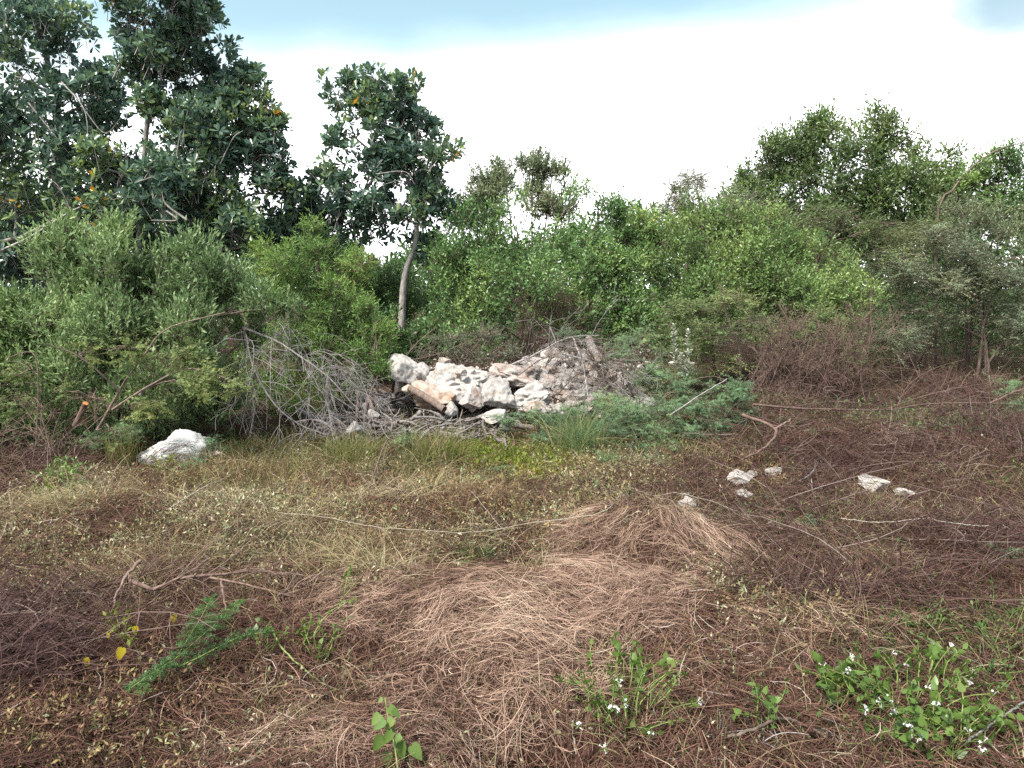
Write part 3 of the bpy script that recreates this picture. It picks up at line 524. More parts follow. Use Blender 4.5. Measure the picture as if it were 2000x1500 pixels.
acacia('acacia_shrub', 'thorny feathery shrub with a slanting brown stem in front of the big grey-green shrub', b0,
       [(np.vstack([at(190, 840, 8.5), at(235, 760, 8.5), at(285, 690, 8.5), at(330, 640, 8.5), at(440, 610, 8.5)]), .017), (np.vstack([at(220, 800, 8.4), at(290, 755, 8.3), at(370, 720, 8.3), at(460, 745, 8.2)]), .016), (np.vstack([at(235, 765, 8.4), at(160, 700, 8.4), at(90, 670, 8.4)]), .014), (np.vstack([at(70, 880, 8.4), at(75, 760, 8.4), at(65, 690, 8.4), at(10, 700, 8.4)]), .012)],
       [(390, 740, 60, 8.3, .5), (460, 755, 36, 8.2, .6), (300, 790, 50, 8.3, .5), (250, 680, 50, 8.4, .4), (150, 690, 50, 8.4, .5), (60, 720, 50, 8.4, .5), (350, 690, 45, 8.4, .4), (160, 770, 50, 8.4, .5), (30, 790, 45, 8.4, .5), (230, 845, 45, 8.2, .5)],
       520, 'acacia', (.2, .45), 16, .035, .009, r0=.014, cat='shrub', strip=False, pm=8, L=.014, nsub=7)
b0 = base_of(900, 11.6)
acacia('acacia_shrub', 'twiggy half-bare olive shrub standing just behind the boulders', b0,
       [(np.vstack([at(895, 720, 11.5), at(925, 680, 11.5), at(960, 640, 11.5)]), .014), (np.vstack([at(895, 720, 11.5), at(880, 670, 11.5), at(860, 630, 11.5)]), .012), (np.vstack([at(895, 720, 11.5), at(960, 690, 11.3), at(1000, 660, 11.3)]), .012)],
       [(960, 650, 40, 11.5, .6), (880, 660, 40, 11.5, .6), (920, 690, 45, 11.4, .5), (990, 690, 35, 11.3, .5), (840, 690, 30, 11.4, .5)],
       330, 'acacia_grey', (.2, .45), 14, .035, .008, r0=.012, cat='shrub', up=.7, nsub=14)

# low blue-green feathery plants in front of the pile
def mimosa(label, spec, n, Y0, key='mimosa', ln=(.15, .35), base=None):
    gw, gl = Geo(), Geo(); bl = pb(spec); b = gp(np.array(spec[0][0]), np.array(spec[0][1]+spec[0][2]*.5)) if base is None else base
    P, d, rad = sample(expand(bl, 4, .45), n, .1); D = nrm(d*np.array([1, 1, .2])+R.normal(size=P.shape)*.25+np.array([0, 0, .22])); l = ln[0]+(ln[1]-ln[0])*R.random(len(P))
    feather(gl, gw, P-D*l[:, None]*.5, D, l, 15, .038, 7, .014, .0055, sag=.15, wr=.003)
    for c, r, fl in bl:
        for _ in range(3): tubes(gw, limb(b+R.normal(size=3)*np.array([.1, .1, 0]), c+R.normal(size=3)*r*.3, .1, 7, .08)[None], np.linspace(.008, .003, 7)[None], 4)
    return plant('feathery_plant', label, 'plant', b, gw, B_BROWN, gl, G[key], 'low blue-green feathery plants', 'stems', 'foliage')
mimosa('broad mat of blue-green feathery sprays in front of the rubble heap', [(1240, 800, 60, 9.3, .5), (1180, 790, 45, 9.4, .4), (1310, 790, 55, 9.3, .5), (1370, 790, 45, 9.2, .5), (1280, 840, 55, 9.0, .5), (1200, 830, 45, 9.1, .4), (1350, 840, 45, 8.9, .5), (1120, 800, 35, 9.4, .4), (1330, 750, 40, 9.6, .5), (1400, 760, 30, 9.5, .5), (1080, 815, 30, 9.3, .4), (1150, 840, 30, 9.1, .4), (1400, 830, 35, 9.0, .5), (1250, 870, 35, 8.6, .4)], 788, 9.2)
mimosa('feathery clump crossed by a broken branch, right of the blue-green mat', [(1425, 790, 38, 9.4, .8), (1440, 760, 26, 9.4), (1455, 810, 25, 9.3)], 210, 9.3)
mimosa('feathery sprig growing behind the top right of the rubble heap', [(1270, 655, 30, 11.6, .7), (1230, 665, 25, 11.6, .5), (1290, 690, 25, 11.4)], 125, 11.5, base=g3(2.1, 11.5))
mimosa('feathery sprays draped over the cut log on the rubble', [(1215, 690, 35, 10.9, .6), (1110, 655, 22, 11.3, .4), (1225, 660, 22, 11.1, .4)], 125, 10.9, base=g3(1.6, 11.0))
mimosa('feathery tangle with grey twigs left of the pale flower spikes', [(1290, 730, 35, 10.2, .7), (1260, 745, 28, 10.2, .6)], 125, 10.2)
mimosa('small feathery tuft at the foot of the lone white boulder', [(385, 905, 28, 8.1, .6), (340, 935, 24, 7.7, .4), (415, 870, 20, 8.6, .7)], 112, 8)
mimosa('feathery sprigs under the brown stem of the thorny shrub', [(235, 845, 35, 8.5, .5), (180, 860, 25, 8.4, .5)], 97, 8.4)
mimosa('trailing feathery shoot climbing through the grass left of centre', [(790, 855, 22, 8.8), (785, 895, 15, 8.4), (772, 915, 16, 8.0), (760, 935, 18, 7.7), (720, 955, 20, 7.3, .4), (685, 935, 14, 7.6)], 112, 7.6, base=gp(np.array(740.), np.array(960.)))
mimosa('thin feathery runner lying in the weeds near the left boulder', [(600, 958, 20, 7.1, .3), (640, 948, 22, 7.2, .3), (565, 955, 14, 7.1, .3)], 55, 7.1)
mimosa('short feathery shoot in the weeds below the yellow-green patch', [(950, 935, 26, 7.4, .4), (920, 945, 18, 7.3, .4), (985, 922, 15, 7.6, .4)], 75, 7.4)
mimosa('small blue-green seedling beside the white stones', [(1490, 978, 22, 6.7, .9), (1475, 985, 14, 6.6), (1510, 975, 12, 6.7)], 83, 6.7)
mimosa('feathery sprig at the right edge among brown brush', [(1950, 1090, 24, 5.2, .8), (1930, 1068, 12, 5.4), (1985, 1100, 22, 5.1, .6)], 75, 5.2)
mimosa('tiny feathery seedling right of the straw ridge', [(1575, 1025, 14, 6.0, .8), (1530, 1045, 12, 5.8, .7)], 37, 6)
mimosa('feathery sprigs under the fallen pole amid the brush', [(1735, 840, 24, 9.6, .4), (1700, 850, 16, 9.4, .4), (1790, 885, 18, 8.6, .5)], 68, 9.5)
mimosa('feathery sprigs by the far end of the fallen pole', [(1970, 760, 28, 11.5, .7), (1980, 790, 20, 11.0)], 68, 11.2)
mimosa('dusty blue-green plants at the foot of the grass tuft', [(1260, 905, 30, 8.0, .5), (1200, 895, 28, 8.1, .4), (1320, 890, 30, 8.3, .4), (1150, 960, 26, 7.0, .3)], 140, 8)
mimosa('thin feathery shoots in front of the pink-stained boulders', [(1040, 810, 30, 9.4, .4), (990, 820, 24, 9.4, .4), (1060, 850, 30, 9.0, .4)], 97, 9.3)

# ------------------------------------------------------------------ rocks
_ico = {}
def ico(sub):
    if sub not in _ico:
        bm = bmesh.new(); bmesh.ops.create_icosphere(bm, subdivisions=sub, radius=1); bm.verts.ensure_lookup_table()
        _ico[sub] = (np.array([v.co[:] for v in bm.verts]), np.array([[v.index for v in f.verts] for f in bm.faces])); bm.free()
    return _ico[sub]
def rockmesh(sz, seed, sub=4, cuts=14, rough=.12, mat=None, smooth=False, taper=0., skew=0., planes=()):
    v, f = ico(sub); v = v.copy(); rr = np.random.default_rng(seed)
    for _ in range(cuts):
        n = rr.normal(size=3); n /= np.linalg.norm(n); d = rr.uniform(.45, .88); s = v@n; o = np.maximum(s-d, 0); v -= np.outer(o*.97, n)
    for n, d in planes: n = np.array(n)/np.linalg.norm(n); v -= np.outer(np.maximum(v@n-d, 0), n)
    u = nrm(v); v += u*((fbm(v*1.5+seed*3.1, 4)-.5)*rough*3)[:, None]
    rg = np.abs(fbm(v*3.2+seed*1.3, 3)-.5)*2; v -= u*(np.clip(.28-rg, 0, 1)*rough*1.6)[:, None]; v += u*((fbm(v*7+seed, 4)-.5)*rough*.95)[:, None]
    lo, hi = v.min(0), v.max(0); v = (v-(lo+hi)/2)/((hi-lo)/2)
    zz = (v[:, 2:3]+1)/2; v[:, :2] *= 1-taper*zz; v[:, 0] += skew*(zz[:, 0]-.5)*2
    v *= np.array(sz)*.5
    me = bpy.data.meshes.new('rock'); me.from_pydata(v.tolist(), [], f.tolist()); me.polygons.foreach_set('use_smooth', np.full(len(f), smooth)); me.update(); me.materials.append(mat); return me
def rock(name, label, px, py, wpx, hpx, Y, seed, mat, cat='rock', group=None, rot=0, sub=5, depth=None, rough=.12, cuts=14, tilt=0, taper=.12, skew=0., planes=()):
    s = Y*1.0/F; sz = (wpx*s, (depth or (wpx+hpx)*.55)*s if depth is None else depth, hpx*s*1.05)
    o = bpy.data.objects.new(name, rockmesh(sz, seed, sub, cuts, rough, mat, True, taper, skew, planes)); COL.objects.link(o); o.location = at(px, py, Y); o.rotation_euler = (R.normal()*.08, math.radians(tilt), math.radians(rot)); return tag(o, label, cat, group)
BG = 'boulders along the front of the stone pile'
rock('boulder', 'rounded white boulder at the upper left end of the stone pile', 787, 722, 78, 62, 10.7, 3, R_WHITE, group=BG)
rock('boulder', 'narrow grey upright boulder wedged beside the rounded white one', 822, 738, 46, 58, 10.75, 5, R_GREY, group=BG)
rock('boulder', 'largest white boulder of the pile, broad and craggy', 888, 756, 172, 88, 10.5, 11, R_WHITE, group=BG, rough=.26, depth=.8, cuts=20, sub=6)
rock('boulder', 'orange-stained slab under the left end of the largest boulder', 846, 778, 112, 50, 10.2, 8, R_ORANGE, group=BG, tilt=12, rough=.18, cuts=18)
rock('boulder', 'speckled pale block below the right half of the largest boulder', 922, 780, 56, 52, 10.1, 21, R_GREY, group=BG)
rock('boulder', 'smooth white block right of the speckled one', 970, 766, 84, 66, 10.25, 37, R_WHITE, group=BG, cuts=18, rough=.16, rot=25)
rock('boulder', 'sloping pale slab leaning right beside the smooth white block', 1034, 776, 92, 60, 10.3, 44, R_WHITE, group=BG, tilt=-10, cuts=14, rough=.24)
rock('boulder', 'pinkish crumbling boulder behind the smooth white block', 1000, 738, 130, 56, 10.9, 52, R_PINK, group=BG, rough=.2)
rock('boulder', 'pinkish low boulder at the right end of the row of big boulders', 1050, 800, 90, 36, 10.1, 57, R_PINK, group=BG, rough=.2)
rock('boulder', 'small white block standing in front of the orange-stained slab', 881, 799, 30, 28, 9.95, 61, R_WHITE, group=BG, sub=4)
rock('stone', 'small pale stone perched on top of the largest boulder', 901, 727, 26, 15, 10.4, 64, R_PINK, sub=4)
rock('boulder', 'flat yellowish white stones in front of the driftwood heap', 965, 812, 56, 26, 9.7, 66, R_WHITE, group=BG, tilt=-10)
rock('boulder', 'small reddish stone between the white boulder and the orange-stained slab', 800, 762, 34, 22, 10.2, 71, R_ORANGE, group=BG, sub=4)
rock('boulder', 'rust-red boulder behind the largest white one', 870, 715, 34, 34, 11.0, 77, R_ORANGE, group=BG, sub=4)
rock('boulder', 'white stones at the foot of the dead branch fan', 693, 838, 36, 32, 9.2, 79, R_WHITE, group=BG, sub=4)
rock('boulder', 'small white stone half under the left driftwood', 730, 808, 28, 18, 9.7, 83, R_WHITE, group=BG, sub=4)
rock('boulder', 'lone big white boulder at the left, strewn with dry vine', 348, 884, 150, 96, 8.7, 118, R_CLEAN, cuts=8, rough=.10, depth=.8, taper=.05, skew=.06, planes=[((-.55, -.2, .8), .72)])
rock('boulder', 'low pinkish rock just right of the lone white boulder', 430, 895, 66, 36, 8.6, 95, R_PINK)
# dry vine on the lone boulder
gv = Geo(); c0 = at(330, 880, 8.35)
for k in range(20):
    a = at(R.uniform(285, 330), R.uniform(880, 910), 8.32); b = a+np.array([R.uniform(.2, .5), R.uniform(-.02, .14), R.uniform(-.02, .16)]); tubes(gv, limb(a, b, .12, 7, .08)[None], np.full((1, 7), .0035), 3)
tag(gv.build('dry_vine', B_RED, None, c0), 'reddish brown dry vine stems draped over the lone white boulder', 'vine')

variants = {}
for key, mat in (('w', R_WHITE), ('p', R_PINK), ('g', R_GREY), ('o', R_ORANGE), ('c', R_CLEAN)):
    variants[key] = [rockmesh((1, .9, .72), 200+ord(key)*3+k, 3, 12, .16, mat) for k in range(4)]
def small_rock(name, label, pos, size, key, group):
    o = bpy.data.objects.new(name, variants[key][R.integers(4)]); COL.objects.link(o); o.location = tuple(pos); o.scale = (size*R.uniform(.8, 1.25), size, size*(R.uniform(.75, 1.1) if name == 'rubble_stone' else .7)); tl = .4 if name == 'rubble_stone' else .12; o.rotation_euler = (R.normal()*tl, R.normal()*tl, R.random()*6.28); return tag(o, label, 'stone', group)
cnt = 0
while cnt < 295:
    px = R.uniform(850, 1265); py = R.uniform(668, 822)
    top = 700-55*math.exp(-((px-1140)/110)**2); 
    if py < top or (px < 1000 and 735 < py < 784) or (px < 1090 and py > 780): continue
    g_ = gp(np.array(px), np.array(py)); 
    if g_[1] > 12.6 or g_[1] < 8.5: continue
    s = R.choice([.07, .11, .16, .22, .30], p=[.10, .24, .32, .22, .12])
    key = R.choice(['w', 'p', 'g', 'o'], p=[.50, .20, .24, .06])
    small_rock('rubble_stone', 'broken limestone chunk in the rubble heap of similar chunks beside the boulders', g_+np.array([0, 0, s*.2]), s, key, 'rubble stones of the heap'); cnt += 1
gch = Geo(); n = 3000; px = R.uniform(830, 1290, n); py = R.uniform(655, 830, n); k_ = R.random(n) < np.maximum(ell(px, py, 1130, 725, 150, 75), ell(px, py, 930, 720, 110, 26)); P = gp(px[k_], py[k_]); n = len(P); sz_ = .012+.05*R.random(n)**2.2
oc = np.array([[1, 0, 0], [0, 1, 0], [-1, 0, 0], [0, -1, 0], [0, 0, 1], [0, 0, -1.]]); oq = np.array([[0, 1, 4, 4], [1, 2, 4, 4], [2, 3, 4, 4], [3, 0, 4, 4]])
cube = np.array([[-1, -1, -1], [1, -1, -1], [1, 1, -1], [-1, 1, -1], [-.7, -.8, 1], [.8, -.6, 1], [.6, .8, 1], [-.8, .7, 1.]]); cq = np.array([[0, 3, 2, 1], [4, 5, 6, 7], [0, 1, 5, 4], [1, 2, 6, 5], [2, 3, 7, 6], [3, 0, 4, 7]])
v_ = cube[None]*(.7+.6*R.random((n, 8, 1)))*np.array([1, .8, .6])*sz_[:, None, None]; M_ = np.linalg.qr(R.normal(size=(n, 3, 3)))[0]; v_ = np.einsum('nij,nkj->nki', M_, v_)+P[:, None]+np.array([0, 0, .01])
gch.add(v_, cq[None]+(np.arange(n)*8)[:, None, None], np.repeat(R.random(n), 6))
tag(gch.build('stone_chips', leafmat('chips', [(0, (.16, .10, .08)), (.35, (.33, .27, .245)), (.7, (.50, .455, .43)), (1, (.70, .66, .63))], .9, 0, .2), smooth=False), 'loose pinkish limestone chips and crumbs between the rubble stones', 'gravel', kind='stuff')
for px, py, wp, lab in [(1447, 948, 46, 'long white stone on the brush floor, leftmost of the larger right-hand stones'), (1510, 930, 32, 'white stone nearest the brown brush, above the blue-green seedling'), (1468, 932, 20, 'small grey-white stone left of the one nearest the brush'),
                        (1697, 957, 46, 'largest white stone on the right, speckled with dark holes'), (1765, 972, 32, 'rounded white stone farthest right on the cleared floor'), (1452, 975, 34, 'pale flat stone just left of the blue-green seedling'),
                        (1342, 994, 34, 'flat white stone beside the pale trailing stem'), (1225, 976, 15, 'tiny white stone at the bend of the pale trailing stem'), (1368, 1018, 22, 'small white stone just above the straw ridge'), (1340, 970, 16, 'small pale pebble left of the long white stone'), (1376, 970, 14, 'tiny pale pebble left of the blue-green seedling'), (1600, 962, 18, 'thin pale stone between the seedling and the largest speckled stone')]:
    g_ = gp(np.array(float(px)), np.array(float(py))); s = wp*g_[1]/F; small_rock('white_stone', lab, g_+np.array([0, 0, s*.27]), s*1.35, 'w' if wp > 25 else 'g', 'white stones scattered on the cleared floor')

# ------------------------------------------------------------------ dead wood
def branch_tree(gw, path, r0, r1, depth, nchild, lfrac=.5, spread=60, droop=0., k=9, curl=.25, tips=None):
    p = cr(path, k); tubes(gw, p[None], np.linspace(r0, r1, k)[None], 6 if r0 > .01 else 4)
    if depth == 0: return
    L = np.linalg.norm(np.diff(p, axis=0), axis=1).sum()
    for _ in range(nchild):
        t = R.uniform(.15, .97); i = min(int(t*(k-1)), k-2); T = nrm(p[i+1]-p[i]); U, V = perp(T); a = R.random()*6.28
        d = nrm(T*math.cos(math.radians(spread))+(U*math.cos(a)+V*math.sin(a))*math.sin(math.radians(spread))*R.uniform(.6, 1.2)); l = L*lfrac*(1.1-.6*t)*R.uniform(.5, 1.2)
        s = p[i]+(p[i+1]-p[i])*R.random(); c = R.normal(size=3)*curl
        pts = [s, s+d*l*.35+c*l*.08, s+d*l*.7+np.array([0, 0, -droop])*l*.25+c*l*.35, s+d*l*.92+np.array([0, 0, -droop])*l*.62+c*l*.9]
        rr = max((r0+(r1-r0)*t)*.55, .0022)
        branch_tree(gw, pts, rr, max(rr*.4, .0018), depth-1, max(3, int(nchild*.62)), lfrac*.95, spread, droop, 7, curl)
def deadtree(name, label, stems, cat, bark, base, twigargs, group=None, pull=1.0):
    e = empty(name, base, label, cat, group)
    for pth, r0, r1, nc in stems:
        gw = Geo(); gt = Geo() if nc >= 9 else gw
        pth = np.array([0, 0, CH])+(np.asarray(pth)-np.array([0, 0, CH]))*pull   # lift onto the top of the brush it lies on
        p = cr(pth, 14); p[1:-1] += R.normal(size=(12, 3))*r0*.3; tubes(gw, p[None], np.linspace(r0, r1, 14)[None], 8)
        L = np.linalg.norm(np.diff(p, axis=0), axis=1).sum()
        for _ in range(nc):
            t = R.uniform(twigargs.get('t0', .12), .98); i = min(int(t*13), 12); T = nrm(p[i+1]-p[i]); U, V = perp(T); a = R.random()*6.28; sp = twigargs['spread']
            d = nrm(T*math.cos(math.radians(sp))+(U*math.cos(a)+V*math.sin(a))*math.sin(math.radians(sp))+np.array(twigargs.get('bias', (0, 0, 0)))); l = L*twigargs['lf']*R.uniform(.5, 1.1); c = R.normal(size=3)*.3
            dr = twigargs['droop']
            branch_tree(gt, [p[i], p[i]+d*l*.35, p[i]+d*l*.7+np.array([0, 0, -dr])*l*.2+c*l*.2, p[i]+d*l+np.array([0, 0, -dr])*l*.55+c*l*.5], max((r0+(r1-r0)*t)*.35, .0032), .0018, twigargs['depth'], twigargs['n'], .55, 48, dr, 9, twigargs.get('curl', .35))
        lo = gw.build('limb', bark, e, base)
        if gt is not gw: gt.build('twigs', bark, lo, base)
    for lo in e.children:
        for tw_ in lo.children: tw_.location = (0, 0, 0)
    return e
deadtree('dead_tree', 'fallen bleached grey tree spreading a fan of bare curly twigs beside the pile',
         [(tk((474, 640, 9.5), (535, 664, 9.3), (600, 705, 9.2), (650, 745, 9.1), (700, 800, 9.0)), .016, .005, 21),
          (tk((478, 640, 9.5), (486, 690, 9.4), (510, 750, 9.3), (545, 800, 9.2), (585, 830, 9.2), (640, 850, 9.1)), .016, .007, 12)],
         'dead tree', B_DEAD, base_of(640, 9.1), dict(spread=52, lf=.40, droop=.9, depth=2, n=6, bias=(.1, -.2, .05), curl=.75))
deadtree('dead_branch', 'bare grey brush branches lying over the top of the rubble heap',
         [(tk((1000, 712, 10.9), (1050, 690, 10.9), (1110, 660, 11.0), (1170, 655, 11.2)), .014, .006, 16), (tk((1120, 660, 10.9), (1140, 720, 10.5), (1150, 800, 10.0)), .014, .008, 14), (tk((1100, 690, 10.7), (1180, 715, 10.4), (1235, 750, 10.1)), .014, .006, 14), (tk((1075, 640, 11.2), (1090, 680, 11), (1100, 720, 10.7)), .012, .006, 8)],
         'dead branch', B_DEAD, g3(.9, 10.7), dict(spread=55, lf=.5, droop=.15, depth=1, n=8, curl=.5))
deadtree('dead_branch', 'brown tangled dry stems sprawling over the middle of the rubble heap',
         [(tk((1010, 735, 10.6), (1060, 700, 10.5), (1120, 685, 10.6), (1190, 690, 10.6)), .009, .004, 16), (tk((1090, 770, 10.1), (1130, 730, 10.2), (1190, 720, 10.3), (1250, 730, 10.2)), .009, .004, 16), (tk((1200, 790, 9.8), (1180, 740, 10.1), (1175, 690, 10.5)), .012, .006, 14)], 'dead branch', B_BROWN, g3(1.0, 10.4), dict(spread=50, lf=.5, droop=.25, depth=1, n=7, curl=.6))
deadtree('dead_branch', 'small grey twig fan at the right end of the rubble heap',
         [(tk((1240, 760, 10.2), (1255, 735, 10.2), (1285, 715, 10.2)), .01, .004, 9)], 'dead branch', B_DEAD, g3(1.75, 10.2), dict(spread=55, lf=.6, droop=.2, depth=1, n=6))
deadtree('dead_branch', 'dark leafless branches leaning behind the leftmost boulder',
         [(tk((790, 700, 11.3), (815, 670, 11.3), (850, 640, 11.4)), .014, .006, 7), (tk((762, 700, 11.2), (764, 660, 11.2), (785, 655, 11.2)), .012, .008, 4), (tk((800, 705, 11.2), (860, 690, 11.2), (930, 660, 11.2)), .012, .005, 8)], 'dead branch', B_BROWN, g3(-1.6, 11.2), dict(spread=50, lf=.5, droop=.1, depth=1, n=5))
RB = dict(spread=45, lf=.45, droop=.05, depth=1, n=6)
deadtree('dry_bush', 'leafless red-brown brush heap standing behind the fallen pole',
         [(tk((1465+i*25, 785, 10.3+.2*(i % 3)), (1480+i*24+R.normal()*10, 725, 10.4), (1490+i*23+R.normal()*30, 648-15*(i % 2), 10.5)), .007, .003, 20) for i in range(10)], 'dry bush', B_RED, g3(3.9, 10.4), dict(spread=38, lf=.5, droop=0, depth=2, n=5, bias=(0, 0, .15)))
deadtree('dry_bush', 'reddish dry bush behind the top of the rubble heap',
         [(tk((1020+i*18, 680, 12.2), (1025+i*17+R.normal()*8, 640, 12.2), (1020+i*18+R.normal()*15, 598, 12.2)), .007, .003, 18) for i in range(7)], 'dry bush', B_RED, g3(.5, 12.2), dict(spread=34, lf=.6, droop=0, depth=2, n=5, bias=(0, 0, .3)))
deadtree('dry_bush', 'tangle of red-brown thorny stems at the left edge below the shrubs',
         [(tk((20+i*22, 930, 7.8), (30+i*18+R.normal()*25, 870, 7.9), (10+i*26+R.normal()*50, 800+R.uniform(-20, 20), 8)), .008, .003, 7) for i in range(8)], 'dry bush', B_RED, g3(-5.2, 7.8), dict(spread=45, lf=.5, droop=.3, depth=1, n=5))
deadtree('fallen_branch', 'long reddish fallen pole lying across the brush on the right',
         [(tk((1470, 790, 9.6), (1560, 797, 9.6), (1680, 802, 9.7), (1745, 800, 9.8), (1820, 788, 10.0), (1950, 788, 10.2)), .015, .007, 9), (tk((1930, 790, 10.2), (1970, 770, 10.2), (2010, 755, 10.2)), .014, .008, 3)], 'fallen branch', B_RED, g3(4.3, 8.9), dict(spread=40, lf=.35, droop=.2, depth=1, n=5), pull=.915)
deadtree('fallen_branch', 'forked grey-brown branch lying below the left end of the pole',
         [(tk((1450, 810, 8.9), (1515, 838, 8.6), (1500, 870, 8.2), (1455, 895, 7.9)), .02, .008, 4), (tk((1515, 838, 8.6), (1545, 818, 8.7)), .016, .008, 2)], 'fallen branch', B_RED, g3(2.8, 7.8), dict(spread=45, lf=.4, droop=.2, depth=1, n=4), pull=.92)
deadtree('broken_branch', 'pale broken branch slanting up through the feathery plants',
         [(tk((1310, 810, 8.9), (1370, 770, 8.9), (1420, 740, 8.9)), .008, .005, 1)], 'branch', B_DEAD, g3(2.0, 8.9), dict(spread=40, lf=.3, droop=.1, depth=0, n=1))
deadtree('fallen_branch', 'reddish bare branch with side twigs lying in the left foreground',
         [(tk((250, 1133, 4.65), (300, 1152, 4.6), (350, 1128, 4.65), (420, 1122, 4.65), (500, 1115, 4.75), (570, 1120, 4.8), (640, 1135, 4.75)), .014, .004, 9), (tk((410, 1128, 4.6), (470, 1140, 4.6), (550, 1160, 4.6), (620, 1175, 4.55)), .008, .003, 5), (tk((432, 1135, 4.5), (438, 1170, 4.4), (444, 1205, 4.3)), .007, .005, 1),
          (tk((275, 1095, 4.75), (240, 1135, 4.6), (215, 1200, 4.3)), .012, .005, 3), (tk((540, 1165, 4.5), (600, 1130, 4.7), (660, 1108, 4.9)), .008, .003, 2), (tk((300, 1152, 4.55), (365, 1120, 4.6), (410, 1090, 4.8)), .009, .005, 3)],
         'fallen branch', B_RED, g3(-1.9, 4.3), dict(spread=35, lf=.40, droop=.1, depth=1, n=4), pull=.935)
deadtree('fallen_branch', 'thin reddish twig spray lying in weeds below the lone white boulder',
         [(tk((205, 975, 6.8), (270, 965, 6.8), (330, 968, 6.8)), .009, .004, 6), (tk((300, 970, 6.8), (320, 940, 7.0), (322, 920, 7.1)), .006, .003, 3)], 'fallen branch', B_RED, g3(-3.6, 6.8), RB)
deadtree('dry_branch', 'pile of grey dead twigs at the bottom edge between the two flowering plants',
         [(tk((1280, 1350, 3.3), (1350, 1420, 3.1), (1440, 1450, 3.0), (1500, 1500, 2.8)), .005, .003, 10), (tk((1330, 1400, 3.1), (1420, 1450, 2.9), (1540, 1430, 3.0), (1600, 1460, 2.9)), .006, .003, 10), (tk((1360, 1390, 3.2), (1420, 1420, 3.05), (1470, 1490, 2.8)), .004, .003, 9)], 'dead branch', B_DEAD, g3(.9, 3), dict(spread=35, lf=.5, droop=.3, depth=1, n=4))
deadtree('dry_branch', 'short forked pale twig standing in brush near the white stones',
         [(tk((1560, 940, 7.2), (1580, 928, 7.2), (1592, 915, 7.2)), .009, .005, 3), (tk((1585, 935, 7.1), (1588, 965, 6.9), (1595, 980, 6.8)), .005, .003, 3)], 'dead branch', B_DEAD, g3(2.8, 6.8), dict(spread=45, lf=.5, droop=.1, depth=1, n=2), pull=.96)

# log with a cut end
def log(name, label, a, b, r, bark=B_GREY, cut=True, cat='log', cutm=None):
    e = empty(name, a, label, cat); gw = Geo(); k = 10; p = cr([a, (np.asarray(a)+b)/2+R.normal(size=3)*.01, b], k); rad = r*(1+R.normal(size=k)*.03); tubes(gw, p[None], rad[None], 16); gw.build('bark', bark, e, a)
    if cut:
        T = nrm(p[-1]-p[-2]); U, V = perp(T); gc = Geo(); an = np.arange(16)/16*2*PI; ring = p[-1]+T*.003+r*.97*(U*np.cos(an)[:, None]+V*np.sin(an)[:, None])
        inner = p[-1]+T*.004+r*.4*(U*np.cos(an)[:, None]+V*np.sin(an)[:, None]); ix = np.arange(16); nx = (ix+1) % 16
        gc.add(np.vstack([ring, inner, [p[-1]+T*.004]]), np.vstack([np.stack([ix, nx, nx+16, ix+16], 1), np.array([[16+2*j, 16+(2*j+1) % 16, 16+(2*j+2) % 16, 32] for j in range(8)])])); gc.build('cut_face', cutm or B_CUT, e, a)
    return e
log('log', 'thick grey log with a pale sawn end on top of the rubble heap', at(1150, 664, 11.3), at(1169, 698, 10.4), .062, B_DRIFT)
log('log', 'brown rotting log leaning below the orange-stained slab', at(800, 758, 10.1), at(868, 800, 9.75), .05, B_BROWN, False)
log('cut_stump', 'short red-brown cut stem among the shrubs at left', at(146, 832, 8.3), at(167, 788, 8.25), .032, B_RED, True, 'stump', B_ORANGE)
log('weathered_plank', 'pale weathered stick entering at the left edge', at(-30, 1165, 4.3), at(32, 1203, 4.1), .022, B_DEAD, False, 'stick')
# driftwood heap
DR = []
for k in range(9):
    g_ = Geo(); L = 1; P = cr([(-.5, 0, 0), (-.2, R.normal()*.05, R.normal()*.04), (.15, R.normal()*.08, R.normal()*.05), (.5, R.normal()*.1, R.normal()*.07)], 9)
    tubes(g_, P[None], (np.linspace(.036, .008, 9)*R.uniform(.4, 1.3)*(1+.25*R.normal(size=9)))[None], 7)
    for _ in range(2):
        i = R.integers(3, 7); e_ = P[i]+np.array([R.uniform(.1, .25), R.normal()*.12, R.normal()*.08]); tubes(g_, cr([P[i], (P[i]+e_)/2+R.normal(size=3)*.02, e_], 6)[None], np.linspace(.014, .005, 6)[None], 5)
    DR.append(g_.mesh('driftwood', B_DRIFT if k % 4 else B_DEAD))
for k in range(285):
    px = R.uniform(620, 985); py = R.uniform(782, 872)
    if px < 700 and py < 825: continue
    if px > 870 and py < 803: continue
    g_ = gp(np.array(px), np.array(py)); o = bpy.data.objects.new('driftwood_stick', DR[R.integers(9)]); COL.objects.link(o)
    s = R.uniform(.35, 1.05); o.scale = (s, s*R.uniform(.7, 1.2), s*R.uniform(.7, 1.2)); o.location = tuple(g_+np.array([0, 0, .03+.13*R.random()])); o.rotation_euler = (R.normal()*.8, R.normal()*.2, R.normal()*.75+(PI if R.random() < .5 else 0))
    tag(o, 'weathered grey stick in the driftwood heap below the boulders', 'stick', 'sticks of the driftwood heap')

